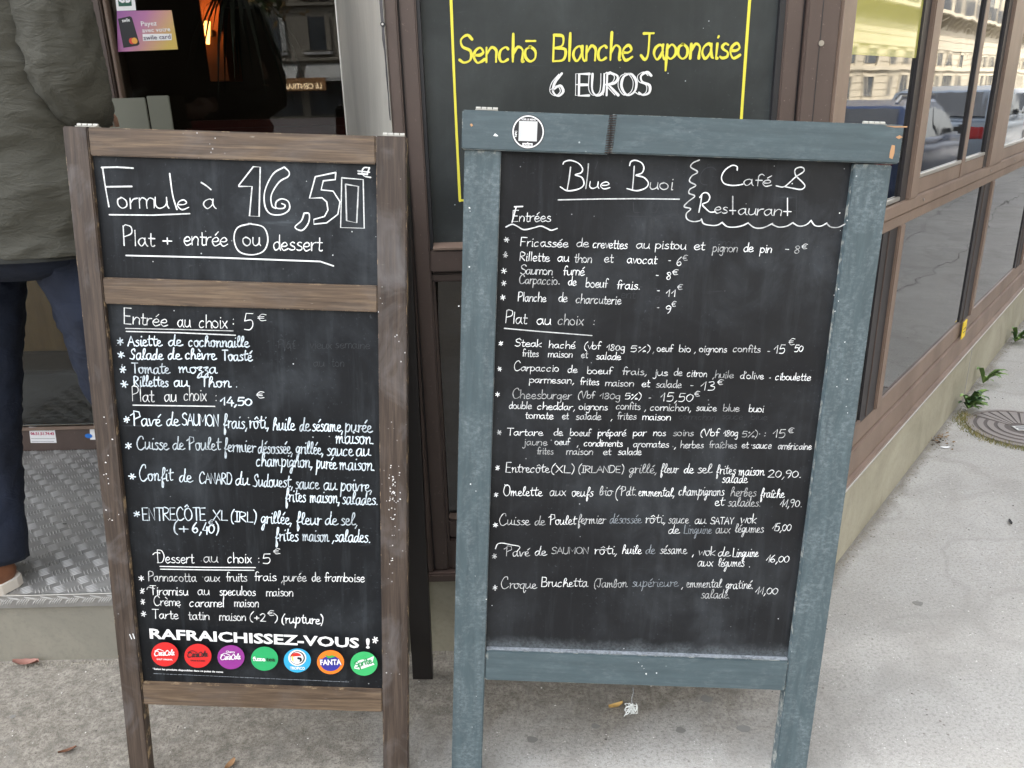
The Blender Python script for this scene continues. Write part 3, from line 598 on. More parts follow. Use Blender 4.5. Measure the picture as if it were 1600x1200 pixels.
# stickers on the door (flat print)
DP = Panel((0, YD, 0), (1, 0, 0), (0, 0, 1))
def sticker(name, label, quad, m, depth, rad=.004, cat='sticker', z0=0.0):
    q = [DP.at(*p, depth) for p in quad]; c = sum(q, Vector((0, 0)))/4
    e = empty(name, (c.x, YD-depth, c.y), label, cat)
    MB().add([(p.x-c.x, 0, p.y-c.y) for p in q]+[(p.x-c.x, .0006, p.y-c.y) for p in q], [(0,1,2,3),(7,6,5,4),(0,4,5,1),(1,5,6,2),(2,6,7,3),(3,7,4,0)]).build('sheet', m, e)
    return e, c
mg = mat('purple_to_gold_print', (.5,.2,.4), .4); B = NB(mg); s_ = B.sep(B.tc.outputs['Generated']); gg = B.math('ADD', B.math('MULTIPLY', s_[0], .75), B.math('MULTIPLY', B.math('SUBTRACT', 1.0, s_[2]), .35))
B.color(B.ramp(gg, [(.1, (.27,.09,.30)), (.45, (.42,.16,.33)), (.7, (.55,.30,.22)), (.95, (.58,.42,.10))]))
def on(e, c, mb, n, m, yo=-.0004):
    mb.v = [(x-c.x, yo, z-c.y) for x, z in mb.v]; mb.f = mb.f; return mb.build(n, m, e)
def quad2(zoom, pts, depth=.0):
    mb = MB(); P = [DP.at(zoom[0]+x/zoom[2], zoom[1]+y/zoom[2], depth) for x, y in pts]; mb.v = [(p.x, p.y) for p in P]; mb.f = [tuple(range(len(P)))]; mb.mi = [0]; return mb
zD = (160, 0, 5.457)
e, c = sticker('payment_sticker', 'purple to gold payment sticker with white writing on the door glass', [(184,81),(182.5,17),(268,16),(278,77)], mg, .004)
on(e, c, quad2(zD, [(133,160),(235,138),(252,150),(318,375),(300,390),(180,408)], .004), 'card_picture', M['black'])
wm = M['white']
def dtext(txt, x0, x1, y0, y1, cap, m, e, c, bold=.012, yo=.0010):
    o = print_text(DP, .004, txt, x0, x1, y0, y1, cap, m, e, zoom=zD, bold=bold, yoff=yo)
    for v in o.data.vertices: v.co.x -= c.x; v.co.z -= c.y
    return o
dtext('Payez', 333, 467, 222, 216, 36, wm, e, c); dtext('avec votre', 343, 582, 277, 266, 34, wm, e, c)
on(e, c, quad2(zD, [(347,350),(342,290),(590,287),(592,342)], .004), 'white_strip', wm)
dtext('swile card', 355, 585, 340, 330, 34, mat('grey_print', (.16,.13,.18), .5), e, c, .01, .0014)
dtext('swile', 172, 237, 190, 182, 26, wm, e, c, .02)
def dcirc(cx, cy, r, m, n, yo):
    P = DP.at(zD[0]+cx/zD[2], zD[1]+cy/zD[2], .004); q = DP.at(zD[0]+(cx+r)/zD[2], zD[1]+cy/zD[2], .004); R_ = (q-P).length
    mb = MB(); mb.v = [(P.x+R_*math.cos(2*math.pi*k/20), P.y+R_*math.sin(2*math.pi*k/20)) for k in range(20)]; mb.f = [tuple(range(20))]; mb.mi = [0]; on(e, c, mb, n, m, yo)
dcirc(253, 350, 25, mat('red_dot', (.62,.05,.03), .5), 'red_disc', -.0010); dcirc(276, 348, 25, mat('amber_dot', (.75,.36,.05), .5), 'amber_disc', -.0014)
e, c = sticker('payment_card_sticker', 'white edged green payment card sticker above the purple sticker', [(182.5,17),(178,-22),(208,-24),(212.5,16)], M['white'], .004)
on(e, c, quad2(zD, [(140,55),(120,-90),(236,-95),(252,50)], .004), 'green_field', mat('dark_green_print', (.01,.09,.055), .5))
dtext('CB', 136, 246, 22, 18, 92, wm, e, c, .03)
e, c = sticker('phone_number_sticker', 'small white sticker with a red phone number on the door bottom rail', [(48,692),(45,667),(85,668),(88.5,692)], M['white'], .0125)
zR = (0, 600, 2)
def rtext(txt, x0, x1, y, cap, m, bold=.01):
    o = print_text(DP, .0125, txt, x0, x1, y, y, cap, m, e, zoom=zR, bold=bold, yoff=.0008)
    for v in o.data.vertices: v.co.x -= c.x; v.co.z -= c.y
rtext('06.51.51.74.43', 97, 170, 159, 9, mat('crimson_print', (.45,.01,.08), .5), .03)
rtext('SERVICES METALLIQUES', 97, 166, 145, 5, M['black']); rtext('--------------------', 98, 172, 172, 7, M['slate_s']); rtext('-----------------', 100, 170, 181, 7, M['slate_s'])
e, c = sticker('cartoon_sticker', 'small white and blue round sticker at the right of the bottom rail', [(141,687),(140,667),(150,666),(151,687)], M['white'], .0125)
P = DP.at(138.5, 681, .0125); mb = MB(); mb.v = [(P.x+.012*math.cos(k*.4), P.y+.008*math.sin(k*.4)) for k in range(16)]; mb.f = [tuple(range(16))]; mb.mi = [0]; on(e, c, mb, 'blue_blob', mat('blue_print', (.02,.16,.55), .5), -.0009)

# --- cafe interior behind the door glass
room = MB(); room.box(-3.2, .1, YD+.06, 6.5, ZS-.12, ZS-.02); room.build('room_floor', mat('grey_floor_mat', (.14,.135,.12), .8), kind='structure')
m_in = mat('dim_brown_wall', (.055,.04,.03), .7)
MB().box(-3.2, .1, 6.4, 6.5, ZS-.02, 3).build('room_back_wall', m_in, kind='structure'); MB().box(-3.3, -3.2, YD+.06, 6.5, ZS-.02, 3).build('room_side_wall', m_in, kind='structure')
MB().box(.1, .2, YD+.06, 6.5, ZS-.02, 3).build('room_side_wall', m_in, kind='structure'); MB().box(-3.3, .2, YD+.06, 6.5, 3, 3.1).build('room_ceiling', m_in, kind='structure')
m_or = mat('varnished_orange_wood', (.42,.24,.07), .4); B = NB(m_or); B.color(B.ramp(B.noise(4, B.co((5,5,.6)), 5, .6), [(.3, (.36,.19,.05)), (.7, (.56,.34,.12))]))
ct = empty('wooden_counter', (-2.0, 3.3, ZS-.02), 'varnished wooden counter seen through the door glass between the legs', 'counter')
MB().bbox(-.35, .22, 0, .5, .10, .92, .01).build('counter_panel', m_or, ct); MB().bbox(-.36, .23, -.01, .5, 0, .10, .005).build('plinth', M['brown'], ct); MB().bbox(-.38, .26, -.03, .52, .92, .96, .006).build('counter_top', M['brown'], ct)
bq = empty('red_banquette', (-.95, 4.2, ZS-.02), 'dark red banquette seat inside behind the door glass', 'bench seat')
m_red = mat('dark_red_leather', (.10,.010,.010), .45)
MB().bbox(-.8, .95, .02, .5, .25, .5, .04).build('seat', m_red, bq); MB().bbox(-.8, .95, .42, .55, .5, .98, .04).build('backrest', m_red, bq); MB().box(-.78, .93, .05, .5, 0, .25).build('base', M['black'], bq)
tbl = empty('round_table', (-.72, 3.35, ZS-.02), 'round dark cafe table inside, its edge above the brown chalkboard', 'table')
mb = MB(); mb.tube([(0,0,.885),(0,0,.91)], .36, 40); mb.build('tabletop', mat('grey_tabletop', (.10,.10,.11), .25), tbl); MB().tube([(0,0,.02),(0,0,.885)], .03, 12).build('pedestal', M['black'], tbl); MB().tube([(0,0,0),(0,0,.02)], .2, 24).build('foot', M['black'], tbl)
# ================================================================ the two A-boards
def make_board(name, label, origin_top_left, du, dv):
    """frame: local x to the right, local z up the board, local -y towards the viewer; origin between the feet"""
    uz = -Vector(dv)
    P = Panel(origin_top_left, du, uz)
    return P
def line_x(a, b, c, d):
    x1,y1,x2,y2 = *a,*b; x3,y3,x4,y4 = *c,*d; D = (x1-x2)*(y3-y4)-(y1-y2)*(x3-x4)
    return (((x1*y2-y1*x2)*(x3-x4)-(x1-x2)*(x3*y4-y3*x4))/D, ((x1*y2-y1*x2)*(y3-y4)-(y1-y2)*(x3*y4-y3*x4))/D)
def foot_len(P, x):      # local z where the point (x, ., z) meets the ground
    base = P.o+P.ux*x; return -base.z/P.uz.z
BR = Panel((-.6967, 1.337, 1.1751), (.99840, -.02104, -.05257), (.05423, .08847, .99460))
BL = Panel((-.0680, 1.337, 1.1663), (.99811, -.01784, -.05877), (.06031, .10340, .99281))
def empty_m(name, P, **k):
    e = empty(name, **k); e.matrix_world = P.matrix(); return e
def member(P, pts, y0, y1, name, m, par, bev=.0018):
    """bevelled member from two opposite measured corners: (x0,z0,x1,z1) in panel units"""
    xa, za, xb, zb = pts; mb = MB().bbox(min(xa,xb), max(xa,xb), y0, y1, min(za,zb), max(za,zb), bev); return mb.build(name, m, par)
# ---- brown board: measured members
b_e = empty_m('chalkboard_sign', BR, label='brown wooden A-frame chalkboard with handwritten set menu and row of coloured drink logos', cat='chalkboard')
def bp(x, y): return BR.at(x, y)
W = (bp(634,212)-bp(97,198)).x; xL = bp(97,198).x
xl2 = (bp(142,300).x+bp(205,900).x)/2; 
xl2 = bp(155,400).x; xr1 = bp(590,470).x; xR = bp(636,700).x
zt = bp(360,205).y; zt2 = bp(363,250).y; zm1 = bp(374,440.5).y; zm2 = bp(378,481.5).y; zb1 = bp(411,1074.5).y; zb2 = bp(414,1108).y
fl, fr_ = foot_len(BR, xL+.02), foot_len(BR, xR-.02)
member(BR, (xL, fl, xl2, zt), 0, .022, 'left_stile', M['wood_v'], b_e); member(BR, (xr1, fr_, xR, zt), 0, .022, 'right_stile', M['wood_v'], b_e)
for z0, z1 in ((zt2, zt), (zm2, zm1), (zb2, zb1)):
    member(BR, (xl2+.0006, z0, xr1-.0006, z1-.0004), .0012, .021, 'rail', M['wood_h'], b_e)
pn1 = MB().box(xl2-.001, xr1+.001, .010, .015, zm1-.001, zt2+.001).build('chalk_panel', M['slate_b'], b_e)
pn2 = MB().box(xl2-.001, xr1+.001, .010, .015, zb1-.001, zm2+.001).build('chalk_panel', M['slate_b'], b_e)
D1 = .010
# rear frame hinged at the top
def rear(P, e, xL, xR, zt, y0, foot_y, lw, mm, hinge_xs, hinge_y):
    r0 = Vector(((xL+xR)/2, y0, zt-.012))
    # leg direction in panel space: down so that the foot lands at world Y = foot_y on the ground
    out = []
    for x_a, x_b in ((xL, xL+lw), (xR-lw, xR)):
        top = P.o+P.ux*((x_a+x_b)/2)-P.n*(-1)*0+(-P.n)*(-1)*0
        inv = P.matrix().inverted()
        ft = Vector((P.o.x+((x_a+x_b)/2)*P.ux.x, foot_y, 0)) - Vector((.035, 0, 0)); fl_ = inv @ ft
        q = []
        for zz, yy, xx in ((fl_.z, fl_.y, fl_.x), (zt-.006, y0, (x_a+x_b)/2)):
            q += [(xx-lw/2, yy, zz), (xx+lw/2, yy, zz), (xx+lw/2, yy+.02, zz), (xx-lw/2, yy+.02, zz)]
        MB().hexa(q).build('rear_leg', mm, e); out.append(fl_)
    f0, f1 = out
    for t in (.03, .86):
        z = zt-.006+(f0.z-zt+.006)*t; y = y0+(f0.y-y0)*t; xa = xL+(f0.x-lw/2-xL)*t; xb = xR+(f1.x+lw/2-xR)*t
        MB().box(xa+lw+.001, xb-lw-.001, y+.001, y+.018, z-.05, z).build('rear_rail', mm, e)
    t0, t1 = .04, .84; z0 = zt-.006+(f0.z-zt)*t0; z1 = zt-.006+(f0.z-zt)*t1; ya = y0+(f0.y-y0)*t0; yb = y0+(f0.y-y0)*t1
    MB().hexa([(xL+lw+.002, yb+.006, z1), (xR-lw-.002, yb+.006, z1), (xR-lw-.002, yb+.010, z1), (xL+lw+.002, yb+.010, z1), (xL+lw+.002, ya+.006, z0), (xR-lw-.002, ya+.006, z0), (xR-lw-.002, ya+.010, z0), (xL+lw+.002, ya+.010, z0)]).build('rear_panel', M['slate_b'], e)
rear(BR, b_e, xL, xR-.004, zt, .026, 1.515, .045, M['dark_wood'], None, None)
def hinge(e, x, z, y, w_=.034):
    h = MB().bbox(x-w_/2, x+w_/2, y-.002, y+.016, z, z+.0016, .0006).build('hinge', M['hinge'], e)
    mb = MB()
    for k in range(4): mb.tube([(x-w_/2+w_*k/4+.0007, y+.007, z+.003), (x-w_/2+w_*(k+1)/4-.0007, y+.007, z+.003)], .0028, 10)
    mb.build('hinge_knuckle', M['hinge'], h)
hinge(b_e, bp(130,198).x, zt, .008, .034); hinge(b_e, bp(613,211).x, zt, .010, .036)
# paint flecks on the stiles
def flecks(P, e, spots, m, yo=-.0006, s=.0022):
    mb = MB()
    for x, y in spots:
        c = P.at(x, y); r = s*rnd.uniform(.5, 1.2); a = rnd.uniform(0, 6); st_ = rnd.uniform(.5, 1)
        mb.add([(c.x+r*math.cos(a+k*1.05)*(st_ if k % 3 else 1.2), yo, c.y+r*math.sin(a+k*1.05)*(1.0 if k % 2 else .7)) for k in range(6)], [tuple(range(6))])
    mb.build('paint_flecks', m, e, kind='stuff')
sp1 = [(166+rnd.gauss(0,5)+(y-650)*.03, y) for y in [rnd.uniform(640, 820) for _ in range(14)]]
sp2 = [(614+rnd.gauss(0,5), y) for y in [rnd.gauss(770, 18) for _ in range(34)]+[rnd.uniform(720, 905) for _ in range(22)]]
flecks(BR, b_e, sp1+sp2, M['white'], s=.0013)
ik = Ink(); draw(BR, 0, ik, (0, 600, 2), ["406 782 412 796", "416 780 421 795"], 1.5); ik.build('scratch_mark', M['chalk'], b_e)
# --- writing
hand = {}
def newink(): return Ink()
z1 = (100, 180, 2.963); A = Ink()
draw(BR, D1, A, z1, ["|160 242 235 240 308 245", "165 242 178 330 195 425", "|180 332 302 330", "478 270 492 370 512 438", "|197 462 400 464 572 457", "625 312 650 328 670 345"], 2.24)
lines(BR, D1, A, z1, [('orm', 238, 408, 432, dict(xh=16, slope=0)), ('u', 412, 480, 432, dict(xh=17, slope=0)), ('e', 515, 572, 437, dict(xh=15, slope=0)), ('a', 637, 700, 433, dict(xh=14, slope=0))], wd=1.73)
draw(BR, D1, A, z1, ["|800 325 868 238 900 240 895 470 850 468 862 330 800 330", "1012 240 960 272 922 350 922 420 948 458 1000 461 1035 438 1032 402 1002 388 975 402 975 430 1008 432 1016 418 1000 410", "1012 240 1034 262 1030 284 988 310 952 370 955 420 972 432",
  "1105 455 1092 490 1062 520 1095 535 1125 500 1128 458 1105 455", "|1252 265 1157 285 1130 385 1188 383 1210 402 1216 440 1200 470 1150 484 1150 506 1210 500 1262 460 1272 402 1240 352 1184 346 1194 304 1250 298 1252 265",
  "|1280 290 1380 298 1385 525 1275 522 1280 290", "|1298 320 1358 330 1350 500 1303 490 1298 320", "1408 243 1385 243 1374 262 1386 282 1415 288", "1410 243 1402 262 1398 276", "|1355 258 1410 264", "|1357 270 1400 274"], 2.06)
lines(BR, D1, A, z1, [('Plat', 265, 410, 608), ('+', 447, 490, 602), ('entrée', 545, 750, 605), ('ou', 822, 905, 605, dict(slope=0)), ('dessert', 962, 1192, 628), ('.', 1236, 1243, 652)], xh=12.5, wd=1.66, caps=1.35, slope=.02)
draw(BR, D1, A, z1, ["|275 652 700 662 1180 680 1242 701", "858 503 795 522 778 575 800 632 858 649 915 632 936 578 915 520 845 503"], 2.0)
A.build('handwriting', M['chalk'], pn1)
z2 = (160, 460, 3.478); A = Ink(); T = Ink()
lines(BR, D1, A, z2, [('Entrée', 105, 345, 172, dict(slope=.06)), ('au', 397, 470, 184), ('choix', 515, 670, 188), (':', 698, 708, 170), ('5', 762, 818, 198, dict(xh=14)), ('€', 835, 882, 150, dict(xh=7, wd=1.01)),
   ('Plat', 150, 270, 590), ('au', 325, 393, 590), ('choix', 432, 555, 585), (':', 603, 614, 590), ('€', 828, 872, 572, dict(xh=7))], xh=11, wd=1.37, caps=1.25, slope=.03)
draw(BR, D1, A, z2, ["|112 190 400 196 700 204", "|115 207 400 214 712 228", "|152 610 350 613 600 617"], 1.6)
A.build('handwriting', M['chalk'], pn2)
star(BR, D1, T, z2, [(82,262), (87,335), (97,415), (105,495), (118,688), (128,832)], 5.2, 1.9)
lines(BR, D1, T, z2, [('Asiette', 125, 312, 287), ('de', 348, 425, 286), ('cochonnaille', 457, 788, 291), ('Salade', 138, 320, 360), ('de', 345, 420, 360), ('chèvre', 440, 608, 360), ('Toasté', 640, 806, 366),
   ('Tomate', 147, 355, 437), ('mozza', 403, 615, 434), ('Rillettes', 160, 348, 508), ('au', 378, 460, 508), ('Thon', 522, 690, 511), ('.', 716, 724, 510)], H=G2, xh=9.5, wd=1.80, caps=.95, slope=.02)
lines(BR, D1, T, z2, [('14,50', 632, 805, 610)], H=G1, xh=8.5, wd=2.02, slope=.03)
lines(BR, D1, T, z2, [('Pavé', 150, 310, 722, dict(caps=1.1)), ('de', 338, 408, 722), ('SAUMON', 422, 623, 723, dict(H=G1, caps=.9)), ('frais,', 645, 782, 736), ('rôti,', 790, 900, 738), ('huile', 920, 1040, 748), ('de', 1065, 1122, 751), ('sésame,', 1135, 1305, 754), ('purée', 1312, 1462, 758), ('maison.', 1262, 1475, 820, dict(slope=.02)),
   ('Cuisse', 175, 348, 852), ('de', 372, 437, 853), ('Poulet', 455, 635, 856), ('fermier', 650, 825, 866), ('désossée,', 838, 1030, 874), ('grillée,', 1045, 1197, 878), ('sauce', 1215, 1357, 886), ('au', 1375, 1452, 888)], H=G2, xh=11.5, wd=1.69, slope=.03)
z3 = (160, 700, 3.478)
lines(BR, D1, T, z3, [('champignon,', 828, 1138, 112), ('purée', 1155, 1268, 124), ('maison.', 1283, 1480, 130), ('Confit', 190, 375, 188, dict(caps=1.15)), ('de', 408, 480, 195), ('CANARD', 517, 697, 205, dict(H=G1, caps=.85)), ('du', 715, 792, 212), ('Sudouest,', 812, 1030, 222), ('sauce', 1043, 1172, 233), ('au', 1197, 1270, 239), ('poivre,', 1288, 1465, 246),
   ('frites', 985, 1100, 303), ('maison,', 1120, 1287, 308), ('salades.', 1298, 1495, 318), ('ENTRECÔTE', 208, 555, 405, dict(H=G1, slope=.0)), ('XL', 592, 672, 405, dict(H=G1, caps=.8)), ('(IRL)', 690, 832, 412, dict(H=G1, caps=.8)), ('grillée,', 855, 1025, 424), ('fleur', 1045, 1185, 430), ('de', 1205, 1275, 430), ('sel,', 1290, 1385, 432),
   ('frites', 930, 1060, 518), ('maison', 1080, 1225, 519), (',salades.', 1243, 1455, 522), ('(+', 378, 457, 470, dict(H=G1, wd=2)), ('6,40)', 480, 625, 475, dict(H=G1, wd=2)), ('€', 566, 598, 432, dict(H=G1, xh=6, wd=1.30))], H=G2, xh=11.5, wd=1.62, slope=.03, caps=1.0)
star(BR, D1, T, z3, [(148,165), (174,370)], 5.2, 1.9)
T.build('handwriting', M['chalk_b'], pn2)
A = Ink()
lines(BR, D1, A, z3, [('Dessert', 290, 490, 637, dict(caps=1.25)), ('au', 540, 620, 634), ('choix', 672, 803, 637), (':', 838, 848, 636), ('5', 865, 912, 640, dict(xh=11)), ('€', 922, 960, 590, dict(xh=6))], xh=9.5, wd=1.22, slope=.01)
draw(BR, D1, A, z3, ["|300 657 560 662 822 663", "|303 672 560 676 815 678", "262 592 275 582 300 584"], 1.4)
z4 = (160, 850, 3.333)
lines(BR, D1, A, z4, [('Pannacotta', 230, 480, 207), ('aux', 523, 603, 209), ('fruits', 637, 747, 207), ('frais', 785, 900, 205), (',purée', 925, 1058, 207), ('de', 1085, 1132, 208), ('framboise', 1152, 1363, 209),
   ('Tiramisu', 238, 438, 279), ('au', 487, 550, 278), ('speculoos', 602, 792, 281), ('maison', 847, 988, 285), ('Crème', 258, 397, 334), ('caramel', 445, 628, 341), ('maison', 680, 808, 341),
   ('Tarte', 250, 388, 403), ('tatin', 438, 550, 408), ('maison', 602, 740, 413), ('(', 760, 782, 412), ('+', 784, 810, 412), ('2', 815, 850, 417), ('€', 853, 885, 388, dict(xh=6)), (')', 885, 910, 418)], xh=8.3, wd=1.19, slope=.012, caps=1.05)
lines(BR, D1, A, z4, [('(rupture)', 928, 1146, 428)], H=G2, xh=9, wd=1.58)
star(BR, D1, A, z4, [(190,192), (196,258), (198,315), (203,378)], 4.2, 1.3); draw(BR, D1, A, z4, ["220 250 228 238 260 246"], 1.4)
A.build('handwriting', M['chalk'], pn2)
# --- printed drinks strip
print_text(BR, D1, 'RAFRAICHISSEZ-VOUS !', 236, 1388, 505, 557, 56, M['white'], pn2, zoom=z4, bold=.030, yoff=.0009)
A = Ink(); star(BR, D1, A, z4, [(1416, 515)], 4.6, 1.9); A.build('printed_star', M['white'], pn2)
print_text(BR, D1, '*Selon les produits disponibles dans ce point de vente', 250, 620, 669, 686, 10, M['white'], pn2, zoom=z4, bold=.03, yoff=.0009)
A = Ink(); x = 256
while x < 1270:
    w_ = rnd.uniform(8, 30); y = 690+(x-256)*.0435; draw(BR, D1, A, z4, ["|%f %f %f %f" % (x, y, x+w_, y+w_*.0435)], .75); x += w_+rnd.uniform(3, 7)
A.build('fine_print_lines', M['chalk_f'], pn2, join=True)
cols = [(.62,.018,.018), (.62,.018,.018), (.26,.03,.25), (.02,.36,.12), (.03,.36,.62), (.80,.20,.015), (.04,.42,.13)]
cen = [(314,590), (487,598), (660,605), (836,613), (1008,622), (1182,631), (1357,639)]
lab = ['solid red drink logo disc with white script', 'red drink logo disc with black script', 'purple drink logo disc with white script', 'green drink logo disc with plain white and black lettering', 'light blue drink logo disc with a round white emblem', 'orange drink logo disc with a dark blue blob', 'green drink logo disc with slanted white badge']
def blob(P, zoom, pts, y, mb=None):
    q = [P.at(zoom[0]+a/zoom[2], zoom[1]+b/zoom[2], D1) for a, b in pts]; mb = mb or MB(); mb.add([(p.x, -y, p.y) for p in q][::-1], [tuple(range(len(q)))]); return mb
def ell(cx, cy, rx, ry, n=32, a0=0, a1=2*math.pi): return [(cx+rx*math.cos(a0+(a1-a0)*k/n), cy+ry*math.sin(a0+(a1-a0)*k/n)) for k in range(n)]
discs = []
for (cx, cy), c_, lb in zip(cen, cols, lab):
    m_ = mat('logo_disc_print', c_, .45); discs.append(blob(BR, z4, ell(cx, cy, 71, 63), .0004).build('logo_disc', m_, pn2, label=lb))
def logo_script(i, dy, col, small=None, k=1.0):
    cx, cy = cen[i]; A = Ink()
    lines(BR, D1, A, z4, [('C', cx-54*k, cx-32*k, cy+10+dy, dict(H=G1, caps=.85)), ('oca', cx-30*k, cx+2*k, cy+8+dy), ('C', cx+2*k, cx+20*k, cy+8+dy, dict(H=G1, caps=.85)), ('ola', cx+20*k, cx+50*k, cy+6+dy)], H=G2, xh=5.2, wd=1.36, jit=.15, slant=.25, slope=-.02)
    draw(BR, D1, A, z4, ["%f %f %f %f %f %f" % (cx-52, cy-14+dy, cx-30, cy-24+dy, cx-5, cy-14+dy)], 1.2)
    A.build('script_logo', col, pn2, join=False, y=-.0006)
    if small: print_text(BR, D1, small[0], cx-small[1], cx+small[1], cy+small[2], cy+small[2]+2, small[3], col, pn2, zoom=z4, bold=.03, yoff=.0013)
logo_script(0, -4, M['white'], ('GOUT ORIGINAL', 42, 28, 8)); logo_script(1, -4, M['black'], ('SANS SUCRES', 38, 27, 8)); logo_script(2, 2, M['white'])
print_text(BR, D1, 'Cherry', 635, 682, 580, 582, 12, M['white'], pn2, zoom=z4, bold=.03, yoff=.0013)
print_text(BR, D1, 'fuze', 776, 842, 622, 624, 24, M['white'], pn2, zoom=z4, bold=.035, yoff=.0013); print_text(BR, D1, 'tea', 846, 892, 625, 626, 24, M['black'], pn2, zoom=z4, bold=.02, yoff=.0013)
cx, cy = 1008, 608   # round emblem on the light blue disc
blob(BR, z4, ell(cx, cy, 47, 42), .0008).build('emblem_ground', M['white'], pn2); blob(BR, z4, ell(cx+1, cy, 39, 35), .0011).build('emblem_ring', M['black'], pn2)
blob(BR, z4, ell(cx-1, cy, 34, 31), .0013).build('emblem_face', M['white'], pn2)
blob(BR, z4, ell(cx-6, cy-8, 28, 20, 20, math.pi, 2*math.pi), .0016).build('emblem_red', mat('red_print', (.6,.03,.02), .5), pn2)
blob(BR, z4, [(cx+2, cy-6), (cx+22, cy-2), (cx+26, cy+12), (cx+12, cy+24), (cx+14, cy+8), (cx, cy+6)], .0018).build('emblem_black', M['black'], pn2)
blob(BR, z4, [(cx-30, cy-6), (cx-24, cy-14), (cx-18, cy+20), (cx-26, cy+12)], .0018).build('emblem_yellow', M['paint_y'], pn2)
print_text(BR, D1, 'TROPICO', 970, 1048, 668, 670, 16, M['white'], pn2, zoom=z4, bold=.035, yoff=.0009)
m_nb = mat('deep_blue_print', (.03,.03,.28), .5); m_lf = mat('leaf_green_print', (.06,.36,.05), .5)
cx, cy = cen[5]; blob(BR, z4, ell(cx, cy+6, 52, 40), .0008).build('blue_oval', m_nb, pn2); blob(BR, z4, [(cx-30, cy-40), (cx-8, cy-32), (cx+8, cy-38), (cx+28, cy-30), (cx+6, cy-24), (cx-12, cy-20)], .0011).build('print_leaf', m_lf, pn2)
print_text(BR, D1, 'FANTA', cx-54, cx+60, cy+14, cy+12, 34, m_nb, pn2, zoom=z4, bold=.075, yoff=.0013); print_text(BR, D1, 'FANTA', cx-52, cx+58, cy+13, cy+11, 31, M['white'], pn2, zoom=z4, bold=.03, yoff=.0016)
cx, cy = cen[6]; blob(BR, z4, [(cx-52, cy+24), (cx-40, cy-10), (cx-18, cy-20), (cx+20, cy-26), (cx+52, cy-40), (cx+46, cy-8), (cx+56, cy+4), (cx+20, cy+16), (cx-20, cy+30), (cx-42, cy+26)], .0008).build('white_badge', M['white'], pn2)
A = Ink(); lines(BR, D1, A, z4, [('Sprite', cx-42, cx+46, cy+6, dict(slope=-.28))], H=G1, xh=5.6, wd=1.68, jit=.1, caps=.85); A.build('badge_lettering', mat('badge_green_print', (.02,.27,.08), .5), pn2, y=-.0010)

# ---- blue board
u_e = empty_m('chalkboard_sign', BL, label='blue-grey painted A-frame chalkboard with long handwritten restaurant menu and cracked top rail', cat='chalkboard')
def q_(x, y, d=0): return BL.at(x, y, d)
top = .006      # the top rail is proud of the stiles
xL = q_(722,205).x; xR = q_(1407,225).x; zt = q_(1000,180.5).y; zt2 = q_(1000,242).y
xs0 = q_(716,700).x; xs1 = q_(771,620).x; xs2 = q_(1285,640).x; xs3 = q_(1343,620).x
zb1 = q_(996,1026).y; zb2 = q_(996,1072).y
fl, fr_ = foot_len(BL, xs0+.02), foot_len(BL, xs3-.02)
member(BL, (xs0, fl, xs1, zt2-.0012), 0, .026, 'left_stile', M['blue_v'], u_e); member(BL, (xs2, fr_, xs3, zt2-.0012), 0, .026, 'right_stile', M['blue_v'], u_e)
xc = q_(953,210).x
member(BL, (xL, zt2-.0015, xc-.0006, zt-.0015), -.007, .026, 'top_rail', M['blue_h'], u_e, .0022); member(BL, (xc+.0006, zt2+.0005, xR, zt), -.006, .026, 'top_rail', M['blue_h'], u_e, .0022)
member(BL, (xs1+.0006, zb2, xs2-.0006, zb1), .0015, .024, 'bottom_rail', M['blue_h'], u_e)
MB().bbox(xs1+.001, xs2-.001, .004, .020, zb1-.0002, zb1+.003, .001).build('chalk_ledge', M['chalk_f'], u_e)
DB = .012
pb = MB().box(xs1-.001, xs2+.001, DB, DB+.005, zb1-.001, zt2+.001).build('chalk_panel', M['slate_c'], u_e)
rear(BL, u_e, xs0+.014, xs3-.012, zt, .03, 1.515, .042, M['dark_wood'], None, None)
for a, b in ((760,172), (1372,194)): hinge(u_e, q_(a, b).x, zt, .010, .036)
# wire stitching over the crack
for k in range(16):
    z = zt-.003-(zt-zt2-.004)*k/15; dx = (-.004*k/15)+rnd.uniform(-.0006, .0006)
    MB().tube([(xc-.0058+dx+.002, -.0058, z-.0005), (xc-.005+dx+.002, -.0082, z), (xc+.005+dx+.002, -.0082, z+.0008), (xc+.0062+dx+.002, -.0056, z+.001)], .0007, 5).build('wire_stitch', M['wire'], u_e)
MB().box(xc-.0004, xc+.0004, -.0058, .02, zt2, zt-.001).build('crack', M['black'], u_e)
def chip(pts, m=M['bare'], y=-.0064):
    q = [q_(*p, -.006) for p in pts]; MB().add([(p.x, y, p.y) for p in q][::-1], [tuple(range(len(q)))]).build('chipped_paint', m, u_e)
chip([(1388,227), (1393,228), (1392,240), (1389,249), (1384,247), (1385,238)]); chip([(1394,215), (1400,212), (1405,215), (1399,218)]); chip([(1376,197), (1395,198), (1412,198), (1412,200), (1392,200)]); chip([(735,195), (738,194), (740,197), (737,199)], y=-.0074); chip([(771,213), (774,209), (779,213), (777,214)], M['chalk'], -.0074)
